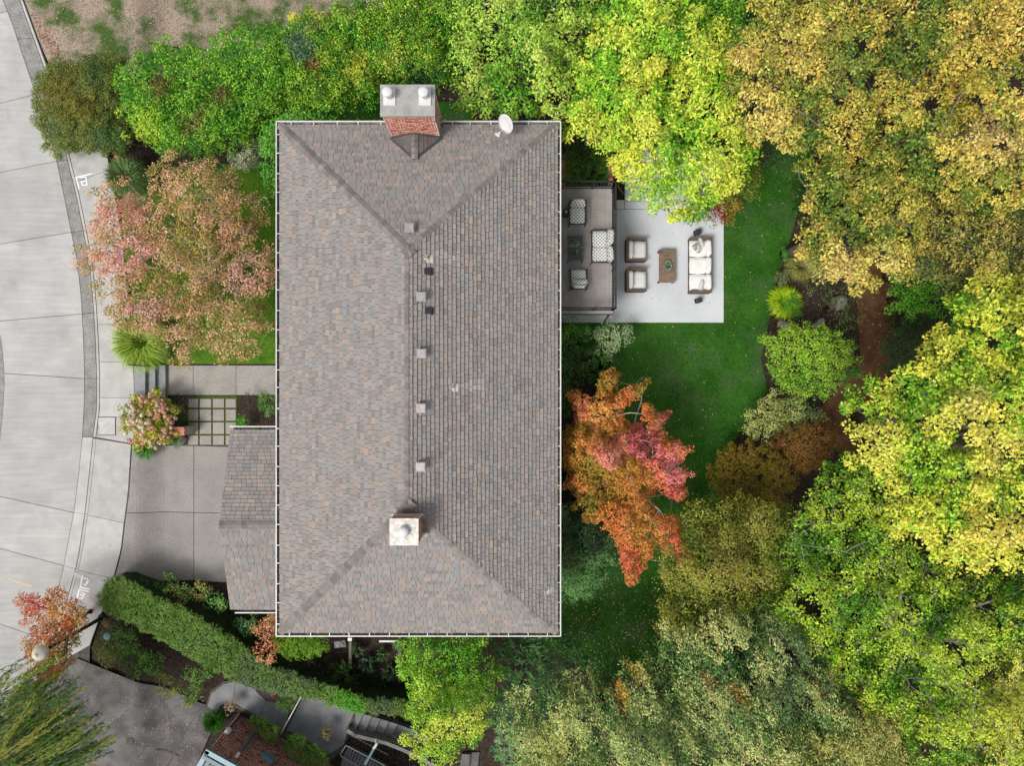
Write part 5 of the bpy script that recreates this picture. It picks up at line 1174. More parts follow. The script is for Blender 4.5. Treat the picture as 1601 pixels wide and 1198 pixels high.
# trimmed curving hedge
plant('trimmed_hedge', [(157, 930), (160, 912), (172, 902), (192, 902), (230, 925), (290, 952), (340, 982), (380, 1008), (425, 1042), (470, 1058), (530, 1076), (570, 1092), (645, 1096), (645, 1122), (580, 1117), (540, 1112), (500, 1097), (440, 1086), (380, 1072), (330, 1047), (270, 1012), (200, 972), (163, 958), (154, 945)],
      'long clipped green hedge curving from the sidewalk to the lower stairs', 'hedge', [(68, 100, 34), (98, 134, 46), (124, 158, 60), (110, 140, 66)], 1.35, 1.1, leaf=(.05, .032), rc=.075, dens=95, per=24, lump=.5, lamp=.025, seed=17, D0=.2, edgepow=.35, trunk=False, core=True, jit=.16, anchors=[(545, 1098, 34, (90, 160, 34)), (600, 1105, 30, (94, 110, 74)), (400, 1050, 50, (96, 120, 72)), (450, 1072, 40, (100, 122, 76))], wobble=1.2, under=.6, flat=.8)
ROSE = [(46, 88, 30), (78, 122, 46), (112, 152, 66)]
for i, (px, py, r0, lab, cl) in enumerate([(224, 910, 12, 'small leafy shrub at the top end of the clipped hedge', ROSE), (262, 917, 17, 'loose green rose bush below the driveway, left of two', ROSE + [(150, 150, 70)]), (286, 926, 17, 'rose bush with orange-tinged tips in the bed below the driveway', ROSE + [(176, 120, 60)]), (316, 922, 19, 'leafy shrub with rusty tips beside the garage roof corner', ROSE + [(150, 130, 70)]), (338, 942, 18, 'bright green rose bush nearest the garage roof corner', [(74, 124, 48), (110, 156, 72)]), (290, 938, 8, 'tiny green seedling between the rose bushes and the clipped hedge', ROSE),
        (387, 983, 18, 'pale green hydrangea-like shrub in the bed below the garage roof', [(66, 120, 70), (120, 166, 116), (100, 150, 80)]), (397, 960, 9, 'small dark green plant directly below the garage gutter', ROSE), (186, 1003, 30, 'broad green shrub behind the garden light', ROSE), (172, 1022, 22, 'yellow-green shrub at the left end of the neighbour bed', [(90, 104, 34), (124, 126, 44)]),
        (215, 1030, 22, 'mid green bush in the middle of the neighbour bed', ROSE), (233, 1040, 24, 'light green leafy bush right of centre in the neighbour bed', [(60, 104, 34), (104, 148, 56)]), (203, 1045, 16, 'dark green clump at the front of the neighbour bed', [(40, 70, 28), (70, 100, 40)]), (262, 1070, 22, 'yellowish green low plants along the lower edge of the bed', [(84, 110, 40), (130, 140, 56)]),
        (300, 1057, 18, 'small leafy bush at the right end of the neighbour bed', ROSE), (305, 1086, 16, 'green clump at the lower right tip of the neighbour bed', ROSE + [(140, 140, 60)]), (330, 1052, 12, 'small green sprig where the hedge meets the curved walk', ROSE)]):
    ball(px, py, r0, r0 * .85, lab, cl, .75, 100 + i, leaf=(.075, .042), rc=.15, dens=20, per=26, gap=.35, lamp=.14, wobble=4)
ball(167, 979, 6, 8, 'tiny red and yellow flowering plant beside the garden light', [(200, 70, 40), (150, 140, 50)], .4, 140, leaf=(.04, .03))
plant('small_maple', [(20, 936), (44, 930), (62, 942), (84, 924), (102, 920), (104, 936), (130, 948), (137, 968), (120, 985), (134, 1000), (112, 1010), (104, 1046), (84, 1062), (60, 1066), (44, 1052), (52, 1030), (36, 1008), (50, 985), (34, 968), (46, 956), (28, 950)],
      'small orange-red maple overhanging the street beside the lamp post', 'tree', [(150, 110, 44), (186, 104, 50), (196, 84, 58), (170, 140, 60)], 3.0, 1.9, leaf=(.07, .05), rc=.17, dens=24, per=36, seed=20, gap=.25, under=.5, lamp=.3, anchors=[(60, 945, 22, (200, 80, 66)), (80, 1050, 26, (206, 110, 54)), (90, 960, 20, (196, 140, 60)), (48, 970, 16, (196, 84, 60)), (115, 1010, 24, (120, 112, 44))], bark='barkd', wobble=5, twigs=.08)
# small orange maple at the lower left corner of the house
plant('small_maple', [(408, 965), (424, 958), (432, 975), (428, 995), (438, 1015), (434, 1040), (420, 1046), (400, 1036), (392, 1020), (404, 1004), (396, 985)], 'small orange maple at the lower left corner of the house', 'tree', [(176, 112, 70), (206, 132, 84), (214, 150, 110)], 2.2, 1.2, leaf=(.06, .045), rc=.14, dens=22, per=26, seed=21, gap=.3, under=.4, wobble=4)
ball(425, 968, 8, 14, 'yellow-green sprig right beside the small orange maple', [(120, 130, 50), (150, 150, 60)], .9, 141, gap=.2)
plant('box_hedge', [(430, 985), (508, 985), (511, 1012), (508, 1026), (470, 1029), (434, 1024), (428, 1005)], 'clipped bright green box hedge tucked under the lower left gutter', 'hedge', [(70, 122, 16), (98, 146, 22), (124, 160, 30)], 1.5, 1.1, trunk=False, leaf=(.05, .025), rc=.11, dens=38, per=44, lump=.5, lamp=.05, seed=22, D0=.2, wobble=1.5, under=1.2)
plant('low_shrub', [(440, 1030), (520, 1032), (560, 1085), (500, 1070), (450, 1055), (430, 1045)], 'brownish low shrubs between the box hedge and the long clipped hedge', 'shrub', [(40, 52, 26), (66, 74, 40), (80, 70, 50)], .7, .3, leaf=(.05, .03), rc=.15, dens=13, per=30, seed=23, trunk=False, gap=.35)
def feather(px, py, rad, label, cols, h, seed, n=60):
    r = np.random.default_rng(seed); x, y, z = G(px, py, 0); R_ = rad * .0255; T = thing('feathery_shrub', (x, y, z), label, 'shrub'); C, Dd, Nn, ln, cc = [], [], [], [], []; cols_ = [lin(c) for c in cols]; mb = MB()
    for i in range(n):
        a = r.uniform(0, 6.283); l = R_ * r.uniform(.35, 1.05); hh = h * (1 - .55 * (l / R_)) * r.uniform(.8, 1.1); e = Vector((l * math.cos(a), l * math.sin(a), hh)); mb.tube([Vector((0, 0, 0)), e * .5 + Vector((0, 0, hh * .25)), e], [.015, .01, .004], 4, cap=False); c = cols_[r.integers(len(cols_))]
        for q in range(46):
            t = r.uniform(.45, 1.0); p = (e * t) + Vector((0, 0, hh * .5 * t * (1 - t))); b = a + r.normal(0, .7); C.append(p + Vector(r.normal(0, .012, 3))); Dd.append((math.cos(b), math.sin(b), r.uniform(.1, .8))); Nn.append((r.normal(0, .3), r.normal(0, .3), 1)); ln.append(.07 * r.uniform(.6, 1.3)); kq = r.uniform(.75, 1.2); cc.append([v * kq for v in c])
    ln = np.array(ln); leafmesh('foliage', np.array([tuple(v) for v in C]), np.array(Dd), np.array(Nn), ln, ln * .22, np.array(cc), M['leaf'], T, (0, 0, 0)); mb.build('stem', M['barkd'], T)
feather(541, 1052, 27, 'feathery bright green fir-like shrub in the dark bed, largest of them', [(70, 124, 54), (96, 158, 72), (120, 176, 90)], 1.1, 31, 80)
feather(578, 1032, 16, 'feathery blue-green shrub right of the largest feathery one', [(52, 92, 62), (80, 120, 84)], .9, 32, 40); feather(600, 1020, 11, 'small feathery shrub below the white rail', [(70, 110, 60), (96, 136, 80)], .7, 33, 24)
feather(612, 1046, 16, 'greyish feathery shrub beside the right timber beam', [(60, 96, 62), (84, 116, 78)], .8, 34, 36); feather(562, 1012, 12, 'small feathery sprig beside the left timber beam', [(66, 100, 60), (90, 120, 76)], .7, 35, 22); feather(596, 1070, 12, 'dark green sprig above the clipped hedge end', [(44, 86, 44), (70, 110, 60)], .5, 36, 20)
ball(617, 1012, 5, 5, 'tiny pale green rosette on the dark soil below the white rail', [(110, 150, 90)], .2, 142)
for i, (poly, lab) in enumerate([([(386, 1122), (400, 1118), (436, 1136), (440, 1158), (425, 1165), (390, 1140)], 'clipped box bush along the brick wall, left of the gate'), ([(446, 1152), (462, 1146), (515, 1178), (512, 1200), (480, 1205), (444, 1172)], 'clipped box bush along the brick wall, right of the gate'), ([(430, 1096), (440, 1082), (470, 1086), (456, 1112), (445, 1118)], 'small triangular green bush above the gate')]):
    plant('box_bush', poly, lab, 'shrub', [(54, 96, 20), (84, 128, 28), (104, 140, 36)], .75, .5, leaf=(.05, .025), rc=.1, dens=40, per=36, lump=.4, lamp=.05, seed=150 + i, D0=.15, wobble=1.5, trunk=False)
tuft(342, 1120, 19, 'dark green grassy bush at the foot of the brick wall', [(44, 96, 30), (70, 124, 44)], h=.7, n=700, seed=40, name='grassy_bush', cat='shrub')
ball(362, 1108, 11, 7, 'mixed cream and pink flowering plants above the corner lantern', [(150, 140, 100), (190, 150, 130), (70, 90, 40)], .35, 155); ball(512, 1152, 7, 14, 'dry brown and cream flowering plant beside the walk', [(130, 100, 70), (170, 150, 110), (70, 80, 40)], .45, 156)
ball(430, 1090, 6, 5, 'small red-leaved plant at the edge of the curved walk', [(150, 50, 36), (120, 60, 40)], .3, 157)
# lower centre maples and rhododendrons
plant('green_maple', [(628, 1010), (632, 985), (700, 985), (762, 990), (776, 1020), (772, 1040), (785, 1058), (760, 1088), (720, 1095), (680, 1088), (645, 1090), (624, 1060)], 'mid green maple tucked against the lower eave', 'tree', [(56, 120, 18), (84, 150, 24), (112, 170, 32), (136, 184, 40)], 3.6, 2.6, leaf=(.075, .05), rc=.19, dens=17, per=48, seed=41, lamp=.6, gap=.2)
plant('lime_maple', [(645, 1092), (650, 1066), (668, 1052), (690, 1066), (706, 1090), (722, 1066), (742, 1080), (754, 1096), (768, 1118), (762, 1138), (742, 1160), (718, 1172), (712, 1190), (690, 1197), (655, 1186), (638, 1160), (640, 1120)], 'lime-yellow maple over the concrete stairs at the lower centre', 'tree', [(84, 146, 26), (122, 174, 34), (156, 194, 46), (192, 208, 64)], 4.4, 3.0, leaf=(.075, .05), rc=.19, dens=17, per=46, seed=42, lamp=.7, gap=.25)
plant('rhododendron', [(768, 985), (890, 990), (935, 1030), (915, 1052), (860, 1060), (815, 1085), (812, 1120), (780, 1140), (752, 1110), (785, 1062)], 'dark rhododendron with long pointed leaves below the lower right eave', 'shrub', [(36, 70, 34), (54, 98, 44), (84, 140, 60), (56, 78, 50)], 1.9, 1.2, leaf=(.18, .045), rc=.1, dens=15, per=15, seed=43, rosette=True, lamp=.35, under=.8)
plant('rhododendron', [(800, 1100), (830, 1140), (850, 1190), (860, 1250), (805, 1250), (775, 1180), (770, 1150)], 'grey-green rhododendron at the lower edge right of the lime maple', 'shrub', [(70, 106, 64), (96, 134, 78), (120, 150, 96)], 2.0, 1.3, leaf=(.16, .045), rc=.1, dens=16, per=15, seed=44, rosette=True, lamp=.3, under=.8)
# right of the house
plant('dark_shrub', [(870, 500), (905, 500), (916, 520), (912, 560), (902, 590), (900, 640), (890, 680), (870, 680)], 'dark green evergreen shrubs close along the right house wall', 'shrub', [(24, 58, 26), (40, 84, 36), (62, 108, 48)], 1.9, 1.2, k=1.5, leaf=(.08, .035), rc=.18, dens=15, per=44, seed=45, anchors=[(885, 515, 24, (80, 130, 40))])
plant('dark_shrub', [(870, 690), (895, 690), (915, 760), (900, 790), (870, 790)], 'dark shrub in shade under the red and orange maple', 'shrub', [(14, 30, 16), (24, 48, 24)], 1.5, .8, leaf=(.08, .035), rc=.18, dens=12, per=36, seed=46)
plant('variegated_shrub', [(922, 520), (935, 506), (965, 502), (986, 514), (980, 538), (962, 556), (940, 562), (925, 545)], 'green shrub with cream-edged leaves just below the patio corner', 'shrub', [(70, 112, 44), (104, 144, 66), (160, 178, 130)], 1.2, .6, leaf=(.07, .04), rc=.15, dens=22, per=36, seed=47, anchors=[(974, 520, 18, (170, 186, 146))], gap=.15)
plant('viburnum', [(870, 785), (905, 790), (945, 812), (966, 845), (968, 880), (945, 915), (910, 936), (870, 940)], 'large rounded dark green shrub below the maple at the house wall', 'shrub', [(40, 76, 42), (60, 104, 56), (88, 134, 74), (114, 156, 92)], 2.3, 1.1, k=1.05, leaf=(.085, .04), rc=.16, dens=22, per=50, seed=48, lamp=.18, anchors=[(900, 930, 34, (100, 144, 80)), (930, 830, 40, (42, 66, 44))])
plant('autumn_maple', [(880, 705), (882, 672), (904, 664), (898, 640), (888, 606), (912, 620), (930, 628), (934, 600), (960, 568), (968, 588), (958, 620), (985, 604), (1018, 596), (1000, 616), (972, 642), (980, 662), (1004, 668), (1004, 640), (1014, 618), (1024, 646), (1048, 646), (1034, 672), (1058, 690), (1086, 704), (1062, 722), (1084, 744), (1068, 756), (1080, 788), (1050, 778), (1030, 764), (1012, 778), (1026, 802), (1058, 812), (1070, 840), (1094, 888), (1076, 896), (1050, 868), (1026, 846), (1018, 874), (1012, 902), (1000, 866), (996, 912), (984, 922), (974, 884), (962, 842), (938, 822), (910, 806), (892, 796), (906, 772), (880, 762), (898, 738), (878, 726)],
      'large maple in orange, pink-red and bronze autumn colours beside the house', 'tree', [(128, 112, 32), (160, 112, 40), (176, 128, 50), (196, 104, 50)], 4.6, 2.6, leaf=(.08, .05), rc=.105, dens=52, per=26, lump=.7, lamp=.7, seed=49, gap=.38, under=.3, k=1.2, twigs=.06, bark='bark',
      anchors=[(945, 650, 40, (226, 144, 64)), (905, 640, 24, (214, 120, 84)), (1012, 700, 46, (218, 104, 110)), (1060, 730, 40, (222, 112, 116)), (950, 712, 40, (216, 124, 104)), (1035, 655, 20, (196, 84, 90)), (930, 735, 40, (140, 120, 34)), (985, 745, 40, (160, 116, 38)), (905, 690, 36, (150, 122, 36)), (920, 780, 40, (128, 116, 34)), (985, 880, 34, (204, 100, 66)), (1060, 850, 34, (206, 100, 60)), (1000, 820, 40, (176, 120, 50)), (1000, 608, 24, (150, 120, 50)), (960, 590, 24, (150, 116, 44)), (1050, 770, 26, (200, 92, 80))], style='ball', flat=.4, wobble=1.5)
plant('patio_shrub', [(1062, 322), (1076, 302), (1110, 280), (1140, 262), (1170, 245), (1196, 262), (1190, 290), (1160, 318), (1152, 342), (1122, 352), (1096, 350), (1080, 340)], 'shrub turning dark red and gold at the upper right corner of the patio', 'shrub', [(110, 130, 36), (146, 150, 46), (90, 116, 34)], 2.6, 1.4, leaf=(.075, .04), rc=.17, dens=20, per=44, seed=50, anchors=[(1070, 318, 15, (120, 40, 44)), (1125, 338, 20, (140, 50, 44)), (1108, 325, 14, (130, 46, 48)), (1140, 322, 18, (170, 120, 50)), (1150, 300, 22, (130, 130, 44))])
plant('dark_shrub', [(1160, 215), (1230, 195), (1262, 215), (1250, 250), (1210, 256), (1180, 262)], 'grey-green shrub in shade beneath the golden oak branches', 'shrub', [(50, 76, 40), (76, 100, 56)], 2.2, 1.4, leaf=(.06, .035), rc=.17, dens=16, per=40, seed=51)
plant('ground_cover', [(880, 222), (958, 222), (956, 292), (880, 292)], 'dense green ground cover filling the brick planter above the deck', 'ground cover', [(48, 104, 26), (72, 134, 34), (104, 140, 48)], .55, .4, leaf=(.055, .03), rc=.13, dens=30, per=36, seed=52, trunk=False, wobble=1, anchors=[(900, 240, 20, (70, 90, 40))])
tuft(952, 262, 18, 'yellow-green arching fern at the right end of the brick planter', [(104, 128, 50), (140, 156, 74)], h=.5, n=260, seed=53, name='fern', cat='fern', wid=.02)
plant('dark_shrub', [(898, 548), (925, 545), (965, 556), (965, 585), (950, 600), (915, 600), (900, 590)], 'low dark green shrub between the patio corner shrub and the orange maple', 'shrub', [(30, 62, 26), (48, 88, 36), (70, 104, 44)], 1.2, 0.6, k=1.4, leaf=(.075, .035), rc=.16, dens=18, per=34, seed=81)
# back bed
plant('round_shrub', [(1198, 565), (1196, 535), (1212, 520), (1240, 508), (1275, 506), (1312, 520), (1340, 545), (1342, 580), (1320, 605), (1288, 622), (1250, 625), (1213, 602)], 'rounded lime-green maple shrub in the back bed beside the dirt path', 'shrub', [(78, 128, 26), (116, 164, 34), (150, 186, 48)], 2.5, 1.3, leaf=(.07, .045), rc=.18, dens=19, per=44, seed=54, lamp=.25, anchors=[(1325, 580, 26, (62, 110, 40))])
tuft(1222, 474, 27, 'bright lime strappy grass clump at the edge of the back lawn', [(146, 176, 30), (176, 196, 40), (110, 150, 30)], h=.55, n=900, seed=55, wid=.018)
ball(1240, 478, 13, 16, 'bright green low shrub right of the lime strappy grass', [(52, 110, 26), (76, 136, 36)], .55, 160); tuft(1246, 418, 26, 'pale olive fountain grass under the golden oak edge', [(140, 140, 70), (170, 168, 96), (110, 116, 54)], h=.7, n=900, seed=56)
ball(1227, 399, 8, 9, 'tiny bright green plant at the top of the back bed', [(70, 130, 40), (100, 150, 60)], .35, 161); ball(1220, 432, 9, 8, 'tiny grey-green plant at the lawn edge of the back bed', [(90, 104, 60), (120, 130, 80)], .3, 162, gap=.4)
plant('low_shrub', [(1250, 442), (1300, 440), (1340, 450), (1338, 500), (1335, 530), (1300, 515), (1310, 480), (1270, 462)], 'sparse twiggy green shrub in the back bed beside the dirt path', 'shrub', [(70, 90, 34), (100, 116, 50), (60, 100, 40)], 1.2, .5, leaf=(.055, .03), rc=.15, dens=12, per=26, seed=57, gap=.4, bark='barkd')
plant('cream_shrub', [(1156, 668), (1164, 645), (1190, 624), (1222, 616), (1252, 622), (1292, 655), (1262, 662), (1232, 668), (1204, 688), (1170, 688)], 'pale cream-green shrub between the back lawn and the bronze domes', 'shrub', [(110, 130, 60), (146, 160, 80), (176, 184, 104)], 1.7, .9, leaf=(.06, .035), rc=.16, dens=22, per=38, seed=58, anchors=[(1270, 650, 26, (104, 124, 76))])
plant('bronze_dome', [(1108, 752), (1113, 715), (1138, 698), (1175, 690), (1215, 700), (1240, 725), (1246, 765), (1225, 795), (1180, 802), (1135, 795), (1115, 776)], 'mustard-bronze dome of low maple at the back lawn, left of two', 'shrub', [(96, 88, 20), (122, 108, 26), (140, 118, 34)], 2.2, .9, leaf=(.06, .035), rc=.13, dens=30, per=46, seed=59, lamp=.12)
plant('bronze_dome', [(1190, 700), (1205, 685), (1235, 668), (1270, 655), (1304, 676), (1304, 708), (1270, 742), (1246, 768), (1240, 725), (1215, 702)], 'rusty brown dome of low maple above the mustard one, right of two', 'shrub', [(96, 66, 24), (118, 82, 32), (132, 96, 40)], 2.3, .9, leaf=(.06, .035), rc=.13, dens=30, per=46, seed=60, lamp=.12)
plant('juniper', [(1380, 520), (1396, 500), (1440, 486), (1480, 500), (1495, 535), (1460, 560), (1440, 600), (1402, 606), (1382, 575)], 'dense grey-green juniper beside the dirt path', 'shrub', [(44, 62, 34), (62, 82, 46), (78, 96, 56)], 2.0, 1.0, leaf=(.07, .018), rc=.17, dens=24, per=60, seed=62)
plant('green_shrub', [(1392, 470), (1396, 432), (1440, 415), (1485, 450), (1475, 492), (1410, 496)], 'vivid green shrub above the grey-green juniper', 'shrub', [(52, 124, 14), (78, 150, 22), (110, 170, 40)], 2.2, 1.2, leaf=(.07, .04), rc=.18, dens=17, per=46, seed=63)
# -- big trees --
plant('lime_tree', [(700, 62), (715, 20), (735, -60), (920, -60), (935, 40), (908, 95), (925, 150), (905, 190), (880, 182), (860, 178), (800, 180), (770, 182), (738, 182), (716, 168), (722, 138), (702, 112)], 'yellow-green tree directly above the upper right roof corner', 'tree', [(74, 132, 34), (112, 164, 44), (150, 188, 58), (182, 204, 82)], 5.6, 3.6, leaf=(.125, .065), rc=.22, dens=9.5, per=42, lump=.9, lamp=1.0, seed=64, bark='barkm', gap=.3, twigs=.3, anchors=[(740, 60, 50, (164, 198, 70)), (860, 60, 40, (160, 196, 64)), (790, 150, 60, (100, 160, 34))])
plant('lime_tree', [(925, 50), (905, 95), (912, 150), (890, 185), (880, 205), (905, 222), (932, 204), (948, 240), (962, 252), (985, 304), (1000, 296), (1020, 318), (1045, 330), (1078, 348), (1098, 330), (1112, 312), (1150, 300), (1184, 268), (1196, 240), (1172, 200), (1168, 130), (1140, 60), (1100, 10), (1060, -60), (940, -60)], 'bright yellow tree spreading over the deck end of the patio', 'tree', [(84, 152, 26), (128, 184, 34), (172, 208, 44), (206, 218, 66)], 7.2, 4.2, leaf=(.125, .065), rc=.22, dens=10, per=44, lump=.9, lamp=1.1, seed=65, bark='barkm', gap=.1, under=.9, twigs=.35, anchors=[(985, 260, 40, (204, 218, 50)), (960, 200, 30, (196, 214, 56)), (1020, 60, 40, (150, 196, 50)), (1060, 280, 40, (150, 194, 44)), (1030, 110, 34, (214, 214, 66))])
plant('green_tree', [(1060, -60), (1180, -60), (1185, 30), (1170, 120), (1160, 170), (1120, 120), (1080, 50)], 'mid green tree in the gap between the bright yellow tree and the golden oak', 'tree', [(56, 118, 20), (90, 150, 26), (126, 172, 34)], 5.0, 3.4, leaf=(.10, .055), rc=.23, dens=12, per=50, lump=.9, lamp=.5, seed=66)
OAK = [(72, 104, 36), (106, 134, 46), (142, 154, 54), (176, 168, 60), (206, 180, 78)]
plant('golden_oak', [(1138, 120), (1132, 60), (1172, 40), (1185, -70), (1400, -70), (1400, 80), (1385, 160), (1365, 230), (1330, 252), (1290, 245), (1240, 244), (1215, 216), (1175, 212), (1150, 200), (1135, 160), (1112, 145)], 'golden oak crown at the top, overhanging the back lawn', 'tree', OAK, 8.6, 5.2, leaf=(.108, .062), rc=.21, dens=10, per=56, lump=1.0, lamp=1.15, seed=67, bark='barkm', gap=.28, twigs=.35, anchors=[(1200, 180, 60, (208, 184, 90)), (1240, 60, 50, (188, 170, 80)), (1330, 110, 60, (104, 126, 50)), (1180, 90, 40, (200, 174, 90))], jit=.26)
plant('golden_oak', [(1385, -70), (1690, -70), (1690, 330), (1600, 320), (1540, 330), (1480, 300), (1430, 290), (1370, 240), (1375, 160), (1395, 80)], 'golden oak crown filling the upper right corner', 'tree', OAK, 9.2, 5.8, leaf=(.108, .062), rc=.21, dens=10, per=56, lump=1.0, lamp=1.15, seed=68, bark='barkm', gap=.28, twigs=.35, anchors=[(1420, 60, 60, (96, 120, 44)), (1560, 60, 60, (206, 176, 78)), (1560, 220, 60, (212, 182, 104)), (1500, 150, 50, (180, 156, 54))], jit=.26)
plant('golden_oak', [(1245, 262), (1290, 240), (1360, 226), (1430, 250), (1462, 320), (1445, 372), (1432, 424), (1382, 440), (1345, 447), (1300, 440), (1258, 428), (1236, 400), (1262, 356), (1268, 312)], 'golden oak crown between the back lawn and the dirt path', 'tree', OAK, 7.6, 4.6, leaf=(.108, .062), rc=.21, dens=10, per=56, lump=1.0, lamp=1.15, seed=69, bark='barkm', gap=.28, twigs=.3, anchors=[(1380, 415, 44, (214, 190, 96)), (1310, 420, 44, (204, 180, 98)), (1360, 300, 50, (110, 128, 44))], jit=.26)
plant('olive_tree', [(1430, 290), (1500, 290), (1560, 320), (1690, 310), (1690, 480), (1600, 470), (1530, 440), (1500, 470), (1450, 440), (1405, 432), (1420, 400), (1440, 350)], 'olive and grey-green tree at the right edge below the golden oaks', 'tree', [(66, 88, 42), (96, 112, 50), (140, 140, 60), (176, 160, 70)], 7.2, 5.0, leaf=(.09, .05), rc=.24, dens=11, per=52, lump=1., lamp=1., seed=70, bark='barkm', gap=.2, twigs=.35)
plant('yellow_tree', [(1297, 628), (1325, 604), (1366, 612), (1372, 592), (1402, 566), (1444, 548), (1415, 528), (1470, 520), (1492, 508), (1478, 478), (1496, 440), (1540, 420), (1690, 440), (1690, 905), (1560, 885), (1520, 905), (1470, 880), (1440, 850), (1390, 820), (1392, 780), (1360, 735), (1322, 720), (1318, 682), (1345, 660)], 'brilliant yellow maple-leaved tree at the right edge', 'tree', [(88, 148, 30), (136, 184, 40), (188, 208, 48), (224, 216, 66)], 9.0, 5.8, leaf=(.122, .072), rc=.23, dens=8.5, per=50, lump=1.1, lamp=1.3, seed=71, bark='barkm', gap=.34, twigs=.3, anchors=[(1540, 700, 50, (230, 208, 84)), (1560, 840, 60, (230, 206, 84)), (1380, 700, 40, (214, 210, 84)), (1500, 560, 50, (150, 190, 40)), (1440, 720, 40, (140, 184, 34)), (1520, 640, 40, (224, 212, 96)), (1580, 480, 40, (206, 214, 60))], jit=.26)
plant('twiggy_tree', [(1235, 840), (1250, 800), (1285, 735), (1325, 712), (1370, 740), (1395, 800), (1440, 865), (1520, 900), (1690, 890), (1690, 1290), (1440, 1290), (1395, 1180), (1350, 1110), (1300, 1050), (1240, 1000), (1200, 960), (1235, 925), (1215, 885)], 'sparse green tree with bare grey twigs at the lower right', 'tree', [(64, 122, 18), (98, 150, 24), (136, 178, 32), (172, 192, 44)], 6.2, 4.0, leaf=(.095, .06), rc=.2, dens=14, per=34, lump=.9, lamp=1.0, seed=72, bark='bark', gap=.45, twigs=.6, raised=.4, tsize=.9, anchors=[(1570, 1100, 90, (180, 192, 50)), (1400, 800, 24, (210, 200, 50)), (1330, 960, 40, (90, 140, 36)), (1260, 850, 40, (70, 120, 36))])
plant('olive_gold_tree', [(1030, 880), (1040, 850), (1066, 840), (1062, 812), (1090, 790), (1110, 775), (1150, 782), (1200, 790), (1245, 800), (1255, 840), (1232, 880), (1235, 925), (1205, 965), (1150, 970), (1110, 962), (1070, 990), (1035, 1000), (1026, 960), (1060, 935), (1040, 905)], 'feathery olive-gold tree below the bronze domes', 'tree', [(62, 84, 20), (92, 114, 26), (120, 134, 36), (152, 148, 58)], 5.6, 2.8, leaf=(.10, .042), rc=.22, dens=15, per=50, lump=.75, lamp=1.1, seed=73, stretch=1.7, ang=-1.1, gap=.3, style='ball', anchors=[(1150, 870, 44, (136, 128, 50)), (1070, 830, 34, (84, 110, 34))], jit=.18)
SIL = [(38, 74, 30), (58, 98, 42), (84, 122, 54), (120, 148, 74), (184, 186, 108)]
plant('silver_tree', [(790, 1120), (822, 1075), (850, 1052), (900, 1060), (930, 1044), (970, 1050), (1010, 1020), (1050, 1050), (1085, 1110), (1100, 1180), (1110, 1290), (830, 1290), (822, 1180), (800, 1150)], 'silvery cream-flecked tree at the lower edge, left of two', 'tree', SIL, 5.6, 3.2, leaf=(.10, .036), rc=.32, dens=12, per=54, lump=.8, lamp=.9, gap=.2, seed=74, style='spray', stretch=1.3, ang=2.0, anchors=[(960, 1075, 14, (190, 146, 40)), (975, 1095, 12, (190, 146, 40)), (1000, 1050, 14, (180, 140, 40)), (860, 1180, 60, (150, 160, 76)), (1000, 1180, 60, (130, 150, 80))], jit=.34)
plant('silver_tree', [(1030, 1012), (1036, 992), (1080, 985), (1130, 958), (1180, 965), (1210, 930), (1250, 980), (1310, 1050), (1360, 1120), (1400, 1200), (1420, 1290), (1105, 1290), (1095, 1180), (1080, 1110), (1050, 1055)], 'silvery cream-flecked tree at the lower edge, right of two', 'tree', SIL, 6.4, 3.8, leaf=(.10, .036), rc=.32, dens=12, per=54, lump=.85, lamp=1.0, gap=.2, seed=75, style='spray', stretch=1.3, ang=2.0, anchors=[(1110, 1070, 18, (150, 96, 60)), (1155, 1090, 14, (176, 120, 44)), (1220, 1000, 44, (110, 130, 80)), (1240, 1080, 50, (80, 104, 60)), (1120, 1130, 50, (150, 166, 96))], jit=.34)
plant('cream_tree', [(1190, 1180), (1230, 1150), (1260, 1120), (1330, 1110), (1400, 1120), (1440, 1180), (1440, 1290), (1180, 1290)], 'straw-coloured feathery tree at the lower edge beside the twiggy one', 'tree', [(88, 104, 44), (128, 136, 60), (164, 160, 80)], 6.4, 4.6, leaf=(.10, .036), rc=.28, dens=13, per=50, lump=.8, lamp=.8, gap=.15, seed=76, style='spray', stretch=1.2, ang=1.9, jit=.3)
plant('yellow_bush', [(1560, 1020), (1690, 980), (1690, 1290), (1520, 1290), (1540, 1180), (1570, 1100)], 'pale yellow drooping tree in the lower right corner', 'tree', [(130, 150, 50), (176, 184, 70), (206, 204, 80)], 7.0, 5.2, leaf=(.08, .04), rc=.25, dens=12, per=48, lump=.9, lamp=.6, seed=77, gap=.2, bark='bark', style='spray', stretch=1.3, ang=1.4)
plant('woodland_floor', [(1230, 260), (1690, 250), (1690, 1290), (830, 1290), (1010, 1060), (1060, 900), (1230, 830), (1320, 720), (1420, 640), (1400, 500), (1420, 420), (1330, 380), (1260, 400)], 'dark woodland undergrowth below the crowns on the right', 'undergrowth', [(24, 44, 14), (42, 66, 22), (60, 80, 30)], 1.2, .5, leaf=(.14, .09), rc=.34, dens=2.6, per=26, seed=78, trunk=False, gap=.35, lamp=.4)['kind'] = 'stuff'
